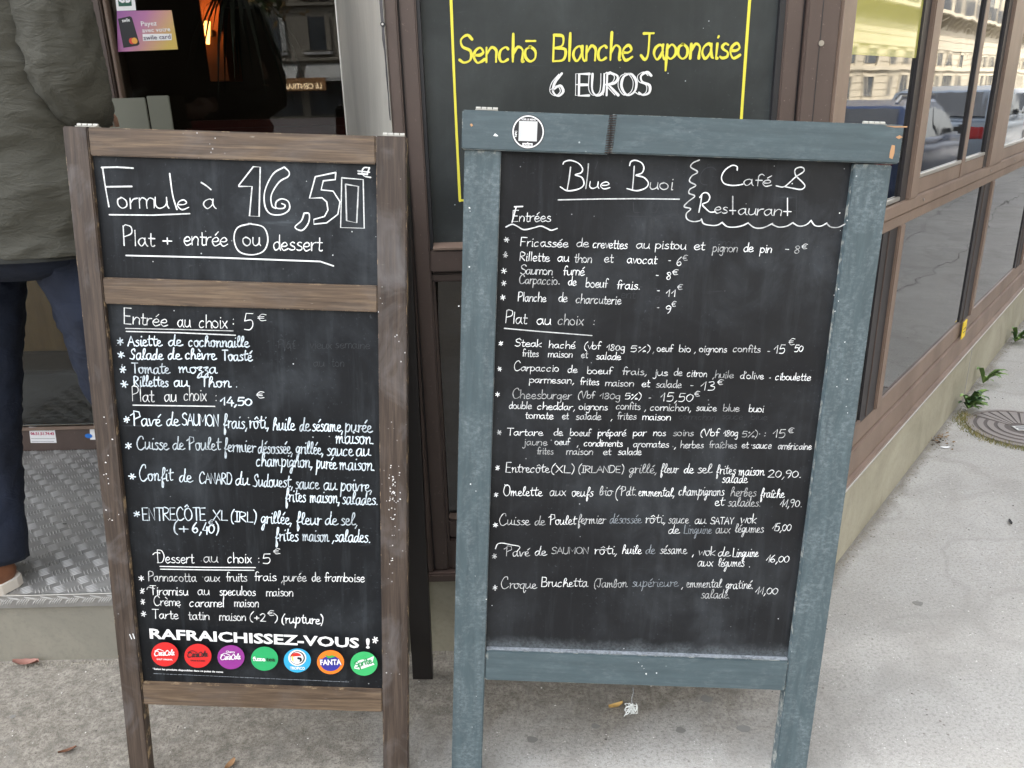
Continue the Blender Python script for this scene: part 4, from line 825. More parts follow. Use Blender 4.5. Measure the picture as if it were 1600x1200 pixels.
# round badge
bc = q_(825, 207, -.007); bd = empty('round_badge', (0, 0, 0), 'round black badge with white ring stuck on the blue top rail', 'sticker'); bd.matrix_world = BL.matrix() @ Matrix.Translation((bc.x, -.0074, bc.y))
R_ = (q_(850.5, 207)-q_(799.5, 207)).length/2
def cdisc(r, y, m, n): MB().add([(r*math.cos(2*math.pi*k/40), y, r*math.sin(2*math.pi*k/40)) for k in range(40)], [tuple(range(40))]).build(n, m, bd)
cdisc(R_, 0, M['black'], 'badge_base'); cdisc(R_*.96, -.0003, M['white'], 'badge_ring'); cdisc(R_*.88, -.0006, M['black'], 'badge_field')
r = R_*.56; MB().add([(-r*1.02, -.0009, -r*.97), (r*.98, -.0009, -r*.97), (r*.98, -.0009, r*1.12), (-r*1.02, -.0009, r*1.12)], [(0,1,2,3)]).build('plain_square', mat('pale_grey_print', (.55,.56,.56), .5), bd)
MB().add([(-R_*.32, -.0009, -R_*.86), (R_*.3, -.0009, -R_*.86), (R_*.3, -.0009, -R_*.66), (R_*.06, -.0009, -R_*.66), (0, -.0009, -R_*.6), (-R_*.06, -.0009, -R_*.66), (-R_*.32, -.0009, -R_*.66)], [tuple(range(7))]).build('white_tab', M['white'], bd)
def btext(txt, cx, cz, wd_, cap, rot=0, m=M['white']):
    cu = bpy.data.curves.new('t', 'FONT'); cu.body = txt; cu.offset = .03; to = bpy.data.objects.new('t', cu); COL.objects.link(to); dg = bpy.context.evaluated_depsgraph_get(); dg.update()
    me = bpy.data.meshes.new_from_object(to.evaluated_get(dg)); bpy.data.objects.remove(to); xs = [v.co.x for v in me.vertices]; a, b = min(xs), max(xs); k = wd_/(b-a)
    for v in me.vertices:
        x, z = (v.co.x-(a+b)/2)*k, (v.co.y-.35)*cap/.7
        if rot: x, z = -z, x
        v.co = (cx+x, -.0012, cz+z)
    me.materials.clear(); me.materials.append(m); o = bpy.data.objects.new('badge_lettering', me); COL.objects.link(o); o.parent = bd
btext('VOIR LE MENU', 0, R_*.72, R_*.88, R_*.10); btext('NFC', -R_*.74, -R_*.14, R_*.36, R_*.12, 1); btext('SCAN ME', 0, -R_*.76, R_*.5, R_*.09, 0, M['slate_s'])
FADE = [4, 5, 2, 1]
# --- writing on the blue board
y1 = (770, 230, 5.333); A = Ink()
draw(BL, DB, A, y1, ["652 165 640 260 622 362", "588 140 600 120 650 108 715 130 752 175 740 212 690 230 745 250 765 300 745 335 690 357 620 362 565 330", "802 137 795 230 780 345", "1187 157 1180 260 1172 352", "1148 152 1160 118 1200 108 1250 130 1268 172 1250 215 1200 233 1265 250 1305 295 1285 338 1210 363 1125 345",
  "|548 440 900 432 1200 430 1566 434", "|250 495 180 498", "|195 500 160 628", "108 668 160 645 205 662 260 690 340 675 400 660 450 678 490 695 540 680"], 1.89)
lines(BL, DB, A, y1, [('ue', 812, 985, 345), ('uoi', 1318, 1520, 352)], xh=10.5, wd=1.44, slope=.03, jit=.3)
lines(BL, DB, A, y1, [('Entrées', 165, 490, 622)], xh=8.5, wd=1.18, caps=1.15, slope=.0, jit=.4)
y2 = (1040, 230, 5.333)
draw(BL, DB, A, y2, ["295 105 240 130 222 165 280 205 230 240 212 285 265 318 215 350 208 385 256 408 200 455 166 497 222 515 185 555 190 600 240 622 300 614 312 600", "312 600 330 640 400 655 450 650 487 628", "487 632 530 665 600 668 660 655 705 632", "705 636 760 674 830 674 905 640",
  "905 645 960 668 1030 660 1082 630", "1082 635 1130 660 1190 650 1235 612", "1235 618 1265 655 1315 660 1365 635", "1365 640 1400 668 1460 670 1515 645", "612 190 610 160 570 150 510 190 480 250 500 300 560 318 620 316 660 308",
  "940 322 1010 328 1100 250 1168 205 1172 175 1140 165 1100 185 1105 235 1160 290 1182 325 1150 352 1080 342 1010 328", "315 400 305 470 290 545", "298 420 325 385 360 382 382 415 365 455 320 478 350 515 385 542 430 540", "|575 410 575 560", "|1035 425 1035 572"], 1.81)
lines(BL, DB, A, y2, [('afé', 665, 905, 322), ('es', 420, 535, 552), ('-', 545, 610, 552, dict(xh=8)), ('auran', 620, 990, 568), ('-', 1000, 1082, 560, dict(xh=8))], xh=9.5, wd=1.38, slope=.03, jit=.25)
A.build('handwriting', M['chalk'], pb)
y3 = (770, 360, 3.077); A = Ink()
star(BL, DB, A, y3, [(66,47), (60,122), (53,198), (53,258), (48,327)], 4.2, 1.25)
lines(BL, DB, A, y3, [('Fricassée', 134, 365, 80), ('de', 405, 465, 82), ('crevettes', 484, 652, 88), ('au', 695, 760, 89), ('pistou', 788, 937, 92), ('et', 975, 1027, 95), ('pignon', 1065, 1187, 106), ('de', 1215, 1262, 105), ('pin', 1295, 1352, 110), ('-', 1415, 1435, 105), ('8', 1462, 1490, 112), ('€', 1495, 1523, 92, dict(xh=5.5)),
  ('Rillette', 130, 275, 150), ('au', 313, 368, 152), ('thon', 395, 480, 157), ('et', 540, 583, 157), ('avocat', 650, 795, 162), ('-', 850, 862, 160), ('6', 890, 915, 172, dict(xh=9)), ('€', 918, 942, 148, dict(xh=5.5)),
  ('Saumon', 133, 290, 215), ('fumé', 340, 445, 219), ('-', 790, 803, 232), ('8', 842, 865, 238), ('€', 868, 897, 218, dict(xh=5.5)), ('Carpaccio', 127, 313, 262), ('.', 318, 323, 262), ('de', 365, 405, 268), ('boeuf', 450, 555, 278), ('frais.', 600, 716, 286), ('-', 795, 808, 305), ('11', 838, 888, 322), ('€', 893, 918, 290, dict(xh=5.5)),
  ('Planche', 122, 258, 346), ('de', 318, 360, 348), ('charcuterie', 402, 622, 357), ('-', 795, 805, 388), ('9', 837, 865, 402), ('€', 865, 887, 372, dict(xh=5.5)), ('Plat', 62, 165, 452, dict(xh=9.5, caps=1.15)), ('au', 212, 282, 458, dict(xh=9)), ('choix', 315, 437, 460, dict(xh=9)), (':', 486, 494, 460)], xh=7.5, wd=1.18, slope=.03)
draw(BL, DB, A, (770, 510, 3.077), ["|55 15 250 32 480 50"], 1.6)
A.build('handwriting', M['chalk'], pb)
y4 = (770, 510, 3.077); A = Ink()
star(BL, DB, A, y4, [(38,88), (32,212), (22,335)], 3.4, 1.2)
lines(BL, DB, A, y4, [('Steak', 107, 235, 103), ('haché', 272, 400, 111), ('(vbf', 443, 522, 116), ('180g', 550, 640, 122), ('5%)', 668, 765, 128), (',', 775, 782, 132), ('oeuf', 795, 870, 128), ('bio', 902, 960, 130), (',', 975, 984, 132), ('oignons', 1000, 1135, 130), ('confits', 1163, 1297, 130), ('-', 1330, 1344, 136), ('15', 1360, 1415, 136, dict(xh=9, wd=1.18)), ('€', 1432, 1460, 96, dict(xh=7)), ('50', 1462, 1503, 128, dict(xh=7, wd=1.18)),
  ('frites', 142, 222, 152), ('maison', 267, 387, 155), ('et', 427, 460, 158), ('salade', 500, 620, 166), ('Carpaccio', 102, 322, 222, dict(caps=1.3)), ('de', 362, 410, 230), ('boeuf', 457, 577, 236), ('frais,', 627, 748, 240), ('jus', 783, 848, 244), ('de', 876, 918, 244), ('citron', 940, 1038, 249), (',huile', 1065, 1167, 255), ("d'olive", 1198, 1313, 260), (';', 1338, 1346, 265), ('ciboulette', 1368, 1540, 266),
  ('parmesan,', 177, 395, 280), ('frites', 422, 515, 289), ('maison', 545, 683, 295), ('et', 722, 760, 298), ('salade', 790, 915, 302), ('-', 957, 972, 302), ('13', 1005, 1080, 316, dict(xh=9.5)), ('€', 1087, 1115, 288, dict(xh=5.5)),
  ('Cheesburger', 95, 382, 356, dict(xh=7.5, caps=1.2)), ('(Vbf', 413, 492, 354), ('180g', 518, 618, 357), ('5%)', 640, 720, 358), ('-', 755, 767, 362), ('15,50', 810, 972, 368, dict(xh=9)), ('€', 975, 1003, 345, dict(xh=5.5)),
  ('double', 78, 188, 404), ('cheddar,', 215, 400, 409), ('oignons', 417, 557, 410), ('confits', 597, 715, 408), (',', 735, 743, 412), ('cornichon,', 762, 962, 414), ('sauce', 985, 1083, 415), ('blue', 1115, 1195, 417), ('buoi', 1240, 1313, 420),
  ('tomate', 157, 293, 453), ('et', 335, 367, 454), ('salade', 402, 525, 457), (',', 572, 580, 458), ('frites', 602, 695, 456), ('maison', 725, 862, 459)], xh=6.3, wd=1.01, slope=.02)
A.build('handwriting', M['chalk'], pb)
FADE = [3, 5, 3, 1]
y5 = (760, 650, 3.019); A = Ink()
star(BL, DB, A, y5, [(60,87), (52,255), (45,383)], 3.8, 1.3)
lines(BL, DB, A, y5, [('Tartare', 97, 270, 101), ('de', 320, 362, 101), ('boeuf', 397, 495, 103), ('préparé', 530, 663, 103), ('par', 697, 760, 103), ('nos', 793, 853, 103), ('soins', 887, 985, 103), ('(Vbf', 1017, 1105, 103), ('180g', 1125, 1195, 105), ('5%)', 1215, 1290, 108), (':', 1320, 1328, 105), ('15', 1360, 1420, 110, dict(xh=9)), ('€', 1432, 1460, 90, dict(xh=5.5)),
  ('jaune', 177, 290, 147), ('oeuf', 325, 395, 146), (',', 430, 438, 150), ('condiments', 463, 647, 153), ('aromates', 697, 868, 157), (',', 893, 902, 160), ('herbes', 922, 1032, 161), ('fraîches', 1057, 1190, 161), ('et', 1213, 1245, 161), ('sauce', 1265, 1355, 163), ('américaine', 1385, 1545, 167), ('frites', 240, 318, 190), ('maison', 380, 507, 192), ('et', 555, 592, 193), ('salade', 625, 737, 193)], xh=6.3, wd=0.99, slope=.01)
lines(BL, DB, A, y5, [('Entrecôte', 92, 300, 277, dict(caps=1.1)), ('(XL)', 308, 420, 278, dict(caps=.8)), ('(IRLANDE)', 437, 655, 278, dict(caps=.75)), ('grillé,', 677, 812, 280, dict(H=G2)), ('fleur', 825, 912, 280, dict(H=G2)), ('de', 938, 985, 280, dict(H=G2)), ('sel', 1003, 1070, 280, dict(H=G2)), ('frites', 1090, 1185, 285, dict(H=G2)), ('maison', 1197, 1320, 290), ('20,90.', 1338, 1500, 300), ('salade', 1120, 1240, 325),
  ('Omelette', 80, 265, 388, dict(caps=1.2)), ('aux', 300, 380, 388), ('oeufs', 405, 508, 390), ('bio', 537, 598, 385), ('(', 612, 632, 398, dict(xh=11)), ('Pdt.', 635, 715, 387), ('emmental,', 722, 895, 390), ('champignons', 913, 1130, 386), ('herbes', 1160, 1283, 390), ('fraîche', 1300, 1415, 396, dict(H=G2)), ('et', 1085, 1130, 435), ('salades.', 1147, 1305, 438, dict(H=G2)), ('11,90.', 1394, 1502, 440)], H=G2, xh=8.2, wd=1.05, slope=.01)
A.build('handwriting', M['chalk'], pb)
FADE = [1, 4, 4, 2]
y6 = (750, 790, 3.137); A = Ink(); Fd = Ink()
star(BL, DB, A, y6, [(75,108), (70,262), (73,418)], 3.8, 1.3)
lines(BL, DB, A, y6, [('Cuisse', 94, 245, 108, dict(caps=1.2)), ('de', 270, 322, 108), ('Poulet', 340, 475, 106, dict(caps=1.1)), ('fermier', 480, 620, 101), ('rôti,', 815, 918, 98), ('sauce', 930, 1030, 100), ('au', 1060, 1115, 102), ('SATAY', 1137, 1250, 103, dict(H=G1, caps=.75)), ('wok', 1285, 1365, 98), ('de', 930, 985, 150), ('Linguine', 1007, 1143, 150, dict(ink=Fd)), ('désossée', 640, 797, 99, dict(ink=Fd)), ('aux', 1163, 1237, 148), ('légumes', 1258, 1400, 145), ('15,00', 1442, 1537, 136),
  ('Pavé', 122, 245, 262, dict(caps=1.15)), ('de', 270, 328, 258), ('SAUMON', 352, 535, 250, dict(H=G1, caps=.75)), ('rôti,', 563, 680, 252), ('huile', 702, 797, 250), ('de', 817, 865, 250, dict(ink=Fd)), ('sésame', 888, 1020, 250), (',', 1048, 1056, 256), ('wok', 1078, 1160, 258), ('de', 1175, 1235, 262), ('Linguine', 1247, 1373, 265), ('aux', 1073, 1153, 312), ('légumes', 1175, 1305, 313), ('.', 1328, 1334, 315), ('16,00', 1412, 1528, 292),
  ('Croque', 102, 280, 420, dict(caps=1.2)), ('Bruchetta', 303, 532, 412, dict(caps=1.1)), ('(Jambon', 563, 725, 415), ('supérieure', 750, 978, 412, dict(ink=Fd)), (',', 995, 1004, 416), ('emmental', 1018, 1192, 416), ('gratiné.', 1212, 1350, 422), ('salade.', 1090, 1235, 470), ('11,00', 1357, 1472, 448)], H=G2, xh=8.2, wd=1.01, slope=.005)
draw(BL, DB, A, y6, ["75 225 85 202 110 197 150 205 195 215 180 240"], 1.4)
A.build('handwriting', M['chalk'], pb); Fd.build('handwriting', M['chalk_f'], pb)
# ghosts of rubbed-out writing and scratches
A = Ink()
draw(BL, DB, A, y1, ["1180 460 1185 540 1230 545", "1320 460 1325 535 1370 540 1400 460", "1420 470 1440 540 1500 530 1480 470", "|1120 575 1545 592", "880 120 860 180", "1550 460 1545 560"], 1.0)
draw(BL, DB, A, y2, ["435 190 400 165 340 180 300 240 310 300 360 315", "|1108 405 1110 590", "|1085 530 1140 535"], 1.0)
lines(BL, DB, A, y3, [('pignon', 1050, 1180, 78), ('ent', 620, 690, 330), ('9', 785, 812, 355)], xh=7.5, wd=0.78)
lines(BL, DB, A, y4, [('cornichon', 900, 1080, 458), ('sauce', 1110, 1210, 455), ('blue', 1250, 1330, 458)], xh=6, wd=0.65)
lines(BR, D1, Ink(), z2, [], xh=6)
A.build('ghost_writing', M['chalk_g'], pb, join=True)
A = Ink(); lines(BR, D1, A, z2, [('Plat', 950, 1040, 300), ('vieux', 1120, 1240, 300), ('semaine', 1260, 1450, 300), ('au', 1140, 1200, 398), ('ton', 1240, 1310, 398)], xh=7.5, wd=0.78)
A.build('ghost_writing', M['chalk_g'], pn2, join=True)
flecks(BL, u_e, [(1008+rnd.gauss(0,14), 1047+rnd.gauss(0,8)) for _ in range(6)]+[(rnd.uniform(716,765), rnd.uniform(260,1190)) for _ in range(10)]+[(rnd.uniform(1300,1330), rnd.uniform(290,680)) for _ in range(12)], M['chalk'], yo=-.0004, s=.0013)
# knotted string hanging from the rail
sr = empty('tangled_string', (0, 0, 0), 'knotted pale string tangle hanging below the blue chalkboard rail', 'string'); hp = q_(989, 1071); sr.matrix_world = BL.matrix() @ Matrix.Translation((hp.x, -.004, zb2-.001))
sc_l = (q_(989,1071)-q_(989,1081)).length/10
MB().tube([(0, 0, 0), (.001, 0, -8*sc_l), (-.001, 0, -16*sc_l), (0, 0, -24*sc_l)], .0005, 6).build('cord', M['chalk_f'], sr)
mb = MB()
for k in range(11):
    a = [Vector((rnd.uniform(-10, 10)*sc_l, rnd.uniform(-.005, .005), (-32+rnd.uniform(-13, 9))*sc_l)) for _ in range(4)]; mb.tube(cr_smooth(a, 3), .0005, 5)
mb.build('knot', mat('pale_string', (.5,.52,.5), .8), sr)
# ================================================================ person in the doorway
m_coat = mat('olive_grey_cloth', (.070,.068,.058), .85); B = NB(m_coat); n_ = B.noise(3, B.co(), 4, .6); f_ = B.noise(220, B.co(), 2)
B.color(B.ramp(n_, [(.3, (.042,.041,.031)), (.7, (.060,.058,.045))])); B.bump(B.math('ADD', B.noise(14, B.co((1,1,2.6)), 4, .6, 1.5), B.math('MULTIPLY', f_, .15)), .55, .012)
m_cuff = mat('dark_ribbed_cuff', (.018,.019,.017), .9)
m_jean = mat('dark_blue_denim', (.010,.016,.032), .85); B = NB(m_jean); B.color(B.ramp(B.noise(6, B.co((1,1,.5)), 5, .65), [(.35, (.004,.007,.017)), (.75, (.010,.018,.042))])); B.bump(B.noise(10, B.co((1,1,2)), 4, .6, 1), .5, .01)
m_skin = mat('skin', (.42,.25,.18), .5); m_hair = mat('dark_hair', (.02,.014,.01), .6)
m_shoe = mat('brown_leather', (.16,.062,.028), .5); m_sole = mat('white_sole', (.62,.58,.52), .6)
PY = 1.80; px = -1.07
pe = empty('person', (px, PY, ZS), 'person in olive-grey parka and dark blue jeans entering the doorway with back turned', 'person')
def wr(x, y, z, a):
    q = Vector((x*6, y*6, z*13)); q += Vector((noise.noise(q*.7), noise.noise(q*.7+Vector((5,0,0))), 0))*.8
    return a*(.5*noise.noise(q)+.9*(.35-abs(noise.noise(q*1.1+Vector((9,2,1))))**.8)+.25*noise.noise(q*3))
def ringv(cx, cy, z, rx, ry, n=28, amp=0, flat=1.0, rot=0):
    out = []
    for k in range(n):
        a = 2*math.pi*k/n; c, s = math.cos(a), math.sin(a); q = 2.6
        x = rx*math.copysign(abs(c)**(2/q), c); y = ry*math.copysign(abs(s)**(2/q), s)
        w_ = 1+wr(cx+x, cy+y, z, amp); x *= w_; y *= w_
        out.append(Vector((cx+x*math.cos(rot)-y*math.sin(rot), cy+x*math.sin(rot)+y*math.cos(rot), z)))
    return out
def limb(pts, rs, n=20, amp=.05, sub=5):
    P = cr_smooth([Vector(p) for p in pts], sub); R_ = []
    for i in range(len(rs)-1):
        for k in range(sub): t = k/sub; t = t*t*(3-2*t); R_.append(rs[i]*(1-t)+rs[i+1]*t)
    R_.append(rs[-1]); rings = []; up = Vector((0, 1, 0))
    for i, p in enumerate(P):
        t = (P[min(i+1, len(P)-1)]-P[max(i-1, 0)]).normalized(); a = t.cross(up).normalized(); b = a.cross(t).normalized(); ring = []
        for k in range(n):
            an = 2*math.pi*k/n; d = a*math.cos(an)+b*math.sin(an); q = p+d*R_[i]
            w2 = q*7+Vector((noise.noise(q*9), noise.noise(q*8+Vector((3,3,3))), 0))*1.2; w2.z += 1.6*math.cos(an+.6); fold = amp*(.6*noise.noise(w2)+1.3*(.3-abs(noise.noise(w2*1.6+Vector((1,7,3))))**.7)+.2*noise.noise(q*40)); ring.append(p+d*R_[i]*(1+fold))
        rings.append(ring)
    return rings
# body: one skinned figure (clothes go over it)
vts = [(0,0,.83), (0,0,1.02), (0,.0,1.22), (0,0,1.32), (0,.01,1.40), (0,.015,1.5),
       (.085,0,.80), (.13,.02,.46), (.17,.08,.07), (.19,.16,.035), (-.085,0,.80), (-.145,-.03,.45), (-.155,-.125,.07), (-.23,-.08,.035),
       (.16,0,1.30), (.20,-.04,1.08), (.12,.14,1.05), (.08,.22,1.05), (-.16,0,1.30), (-.22,0,1.08), (-.13,.16,1.05), (-.09,.22,1.05)]
rad = [(.095,.06), (.115,.085), (.14,.09), (.10,.08), (.05,.05), (.05,.05), (.065,.065), (.05,.05), (.035,.035), (.03,.03), (.065,.065), (.055,.055), (.035,.035), (.03,.03), (.055,.055), (.042,.042), (.03,.03), (.028,.028), (.055,.055), (.042,.042), (.03,.03), (.028,.028)]
eds = [(0,1),(1,2),(2,3),(3,4),(4,5),(0,6),(6,7),(7,8),(8,9),(0,10),(10,11),(11,12),(12,13),(3,14),(14,15),(15,16),(16,17),(3,18),(18,19),(19,20),(20,21)]
me = bpy.data.meshes.new('body'); me.from_pydata(vts, eds, []); me.materials.append(m_skin); tmp = bpy.data.objects.new('b', me); COL.objects.link(tmp)
sk = tmp.modifiers.new('s', 'SKIN'); ss = tmp.modifiers.new('ss', 'SUBSURF'); ss.levels = 2; ss.render_levels = 2; sk.use_smooth_shade = True
for i, r_ in enumerate(rad): me.skin_vertices[0].data[i].radius = r_; me.skin_vertices[0].data[i].use_root = (i == 0)
dg = bpy.context.evaluated_depsgraph_get(); dg.update(); bmsh = bpy.data.meshes.new_from_object(tmp.evaluated_get(dg)); bpy.data.objects.remove(tmp)
bo = bpy.data.objects.new('body', bmsh); COL.objects.link(bo); bo.parent = pe; bmsh.materials.clear(); bmsh.materials.append(m_skin)
# head with face, hands
mb = MB(); rings = []
for i in range(13):
    t = i/12; z = 1.44+.215*t; r_ = math.sin(math.pi*min(max(t*.94+.04, 0), 1))**.55; rings.append([Vector((.068*r_*math.cos(a), .015+.012*t+.085*r_*math.sin(a)+(.012 if (abs(a-math.pi/2) < .25 and 4 <= i <= 6) else 0), z)) for a in [2*math.pi*k/20 for k in range(20)]])
mb.loft(rings); hd = mb.build('head', m_skin, pe, smooth=True)
mb = MB(); [mb.loft([[Vector((sx*.07+.006*math.cos(a), .02+.012*math.sin(a), z)) for a in [k*.785 for k in range(8)]] for z in (1.53, 1.55, 1.57)]) for sx in (-1, 1)]; mb.build('ears', m_skin, hd, smooth=True)
mb = MB(); rings = []
for i in range(9):
    t = i/8; z = 1.50+.175*t; r_ = math.cos(t*math.pi/2*.97)**.5; rings.append([Vector((.077*r_*math.cos(a), .005+.094*r_*math.sin(a)*(1 if math.sin(a) < 0 else .75+.25*t), z)) for a in [2*math.pi*k/20 for k in range(20)]])
mb.loft(rings).build('hair', m_hair, hd, smooth=True)
for sx in (1, -1):
    mb = MB(); c = Vector((.075 if sx > 0 else -.09, .235, 1.05)); mb.loft(limb([c+Vector((0,-.02,0)), c+Vector((0,.03,-.005)), c+Vector((0,.06,-.01))], [.022,.03,.026], 10, 0, 3))
    for k in range(4): f0 = c+Vector(((-.022+.015*k), .055, -.008)); mb.tube([f0, f0+Vector((0,.028,-.004)), f0+Vector((0,.046,-.016)), f0+Vector((0,.052,-.034))], [.0085,.008,.007,.006], 8)
    mb.tube([c+Vector((-.026*sx, .01, 0)), c+Vector((-.045*sx, .04, -.004)), c+Vector((-.04*sx, .062, -.012))], [.010,.009,.007], 8); mb.build('hand', m_skin, pe, smooth=True)
# coat
rings = []
prof = [(.695,.215,.150),(.70,.222,.157),(.78,.222,.158),(.88,.215,.155),(.98,.205,.15),(1.08,.205,.15),(1.18,.212,.15),(1.27,.205,.135),(1.33,.16,.11),(1.37,.09,.085),(1.40,.075,.08)]
P = cr_smooth([Vector(p) for p in prof], 12)
for i, p in enumerate(P): rings.append(ringv(-.005, .0, p.x+.075, p.y*1.03, p.z, 90, .10 if i > 5 else .03))
ct_ = MB().loft(rings, caps=False); co_ = ct_.build('parka', m_coat, pe, smooth=True)
mb = MB(); mb.loft([ringv(-.005, 0, .772, .222, .156, 48, .02), ringv(-.005, 0, .760, .222, .156, 48, .02)], caps=False); mb.build('hem_band', m_cuff, co_)
SL = limb([(.14,-.02,1.34), (.180,-.05,1.25), (.198,-.07,1.14), (.206,-.05,1.07), (.175,.04,1.05), (.125,.14,1.05)], [.085,.078,.072,.062,.052,.045], 48, .16, 16)
MB().loft(SL).build('sleeve', m_coat, pe, smooth=True)
MB().loft(limb([(.13,.13,1.05), (.11,.165,1.05), (.09,.20,1.05)], [.044,.036,.034], 20, .02, 4)).build('cuff', m_cuff, pe, smooth=True)
SL = limb([(-.15,0,1.34), (-.22,-.01,1.20), (-.235,-.01,1.09), (-.2,.08,1.05), (-.13,.17,1.05)], [.085,.078,.072,.06,.048], 24, .11, 8); MB().loft(SL).build('sleeve', m_coat, pe, smooth=True)
# jeans: pelvis and two legs
mb = MB(); mb.loft([ringv(-.0, 0, z, rx, ry, 28, .02) for z, rx, ry in ((.71, .11, .09), (.745, .165, .12), (.82, .17, .125), (.92, .16, .12))]);
mb.loft(limb([(.095,0,.82), (.128,.01,.63), (.130,.02,.46), (.142,.04,.34), (.17,.08,.07)], [.095,.088,.073,.066,.056], 40, .12, 14))
mb.loft(limb([(-.10,0,.82), (-.128,.0,.66), (-.145,-.03,.45), (-.155,-.07,.27), (-.155,-.125,.055)], [.095,.092,.074,.067,.066], 40, .12, 14)); mb.build('jeans', m_jean, pe, smooth=True)
def shoe(cx, cy, ang, nm):
    def tr(x, y): return (cx+x*math.cos(ang)-y*math.sin(ang), cy+x*math.sin(ang)+y*math.cos(ang))
    def sect(y, w_, z0, z1, n=14): return [Vector((*tr(w_*math.cos(2*math.pi*k/n), y), z0+(z1-z0)*(.5+.5*math.sin(2*math.pi*k/n)))) for k in range(n)]
    ys = [(-.045,.016,.022,.05), (-.040,.030,.018,.075), (-.015,.036,.018,.095), (.03,.037,.018,.09), (.08,.041,.018,.062), (.13,.043,.018,.052), (.175,.034,.018,.042), (.195,.016,.02,.034)]
    s = MB().loft([sect(*q) for q in ys]).build('shoe', m_shoe, pe, smooth=True, label=nm)
    out = [(-.052,.018), (-.044,.034), (-.015,.041), (.04,.041), (.10,.046), (.15,.046), (.185,.034), (.203,.012)]
    poly = [tr(w_, y) for y, w_ in out]+[tr(-w_, y) for y, w_ in out[::-1]]
    MB().prism(poly, .0015, .026).build('sole', m_sole, s)
shoe(-.150, -.150, math.radians(62), None); shoe(.17, .08, math.radians(-10), None)
# ================================================================ side street front
sd_ = side_empty('side_window_front', label='long brown metal window front receding along the side pavement on a green-grey stone base', cat='shopfront')
LEN = 16.0
def sb(mb, n, m, **k): return mb.build(n, m, sd_, **k)
sb(MB().box(.004, LEN, .004, .3, -.05, .247), 'stone_base', M['stone'])
for s_ in (2.02, 3.6, 5.2, 6.8): sb(MB().box(s_, s_+.004, .0025, .01, 0, .246), 'base_joint', M['kerb'])
sb(MB().bbox(.0, LEN, -.010, .05, .247, .262, .003), 'base_ledge', M['brown_b']); sb(MB().bbox(.0, LEN, -.0125, -.008, .2475, .2525, .001), 'ledge_trim', M['alu'])
sb(MB().bbox(.0, .075, -.002, .08, .262, 2.6, .003), 'corner_post', M['brown_b'])
sb(MB().bbox(.075, LEN, .002, .06, .262, .335, .002), 'bottom_rail', M['brown_b']); sb(MB().bbox(.075, LEN, .010, .06, .337, .395, .002), 'bottom_rail', M['brown_b'])
sb(MB().bbox(.075, LEN, .003, .06, .905, .935, .002), 'transom', M['brown_b']); sb(MB().bbox(.075, LEN, -.002, .06, .937, .968, .002), 'transom', M['brown_b'])
upper = [(.077,.60), (.752,1.262), (1.312,1.62), (1.93,2.60), (2.65,3.1), (3.4,4.1), (4.15,4.6)]
s_ = 4.9
while s_ < LEN-2: upper += [(s_, s_+.7), (s_+.75, s_+1.2)]; s_ += 1.5
prev = .075
posts_u = []
for i, (a, b) in enumerate(upper): posts_u.append((prev, a)); prev = b
for a, b in posts_u:
    if b-a < .005: continue
    if b-a < .07: sb(MB().bbox(a, b, .006, .06, .968, 2.6, .002), 'mullion', M['brown_b']); continue
    sb(MB().bbox(a+.05 if b-a > .12 else a, b-.03, -.004, .06, .968, 2.6, .003), 'window_post', M['brown_b']); sb(MB().bbox(b-.027, b, .004, .06, .968, 2.6, .002), 'window_post', M['brown_b'])
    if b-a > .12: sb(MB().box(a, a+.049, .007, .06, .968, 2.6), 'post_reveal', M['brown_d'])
for i, (a, b) in enumerate(upper):
    z0 = .972 if i == 0 else 1.012
    if i:
        sb(MB().bbox(a-.01 if i % 2 else a, b, .008, .055, .969, z0, .002), 'sash_rail', M['brown_b'])
    sb(MB().bbox(a+.004, b-.011, .005, .0126, z0, z0+.010, .001), 'glazing_bead', M['alu'])
    zt_ = 2.6
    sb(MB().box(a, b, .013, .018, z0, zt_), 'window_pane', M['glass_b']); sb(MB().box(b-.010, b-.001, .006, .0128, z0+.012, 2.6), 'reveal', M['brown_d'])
sb(MB().box(.080, .588, .0112, .0124, 1.305, 2.6), 'yellow_film', M['film'])
lower = [(.077,.50), (.672,1.68), (1.885,2.85), (3.05,4.0), (4.2,5.2)]
s_ = 5.4
while s_ < LEN-1.3: lower.append((s_, s_+1.0)); s_ += 1.2
prev = .075
for i, (a, b) in enumerate(lower):
    if a-prev > .02:
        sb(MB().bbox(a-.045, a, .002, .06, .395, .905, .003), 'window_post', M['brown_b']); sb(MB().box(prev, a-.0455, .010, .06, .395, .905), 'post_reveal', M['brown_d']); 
        sb(MB().tube([(prev+.05, .0095, .40), (prev+.05, .0095, .90)], .002, 6), 'reveal_edge', M['brown'])
    sb(MB().box(a, b, .014, .019, .397, .904), 'window_pane', M['glass_b']); sb(MB().bbox(a, b, .007, .0136, .396, .406, .001), 'glazing_bead', M['brown_b'])
    prev = b
sb(MB().box(.075, LEN, .058, .30, .262, 2.6), 'inner_wall', M['black'])
for s_ in (.80, 1.72, 2.2): sb(MB().tube([side(0,0) *0+Vector((s_, -.0025, .952)), Vector((s_, -.0045, .952))], .004, 10), 'screw', M['screw'])
ys = empty('yellow_label', tuple(side(1.745, .362, -.0)), 'small yellow label stuck on the brown rail under the side window', 'sticker', rot=(0,0,math.pi/2-AZ))
MB().bbox(-.033, .028, -.0015, .0018, -.030, .036, .0005).build('sheet', mat('yellow_sticker', (.80,.58,.02), .5), ys); MB().box(-.022, .018, -.0022, -.0016, .005, .008).build('print_line', M['black'], ys); MB().box(-.022, .012, -.0022, -.0016, -.008, -.005).build('print_line', M['black'], ys)
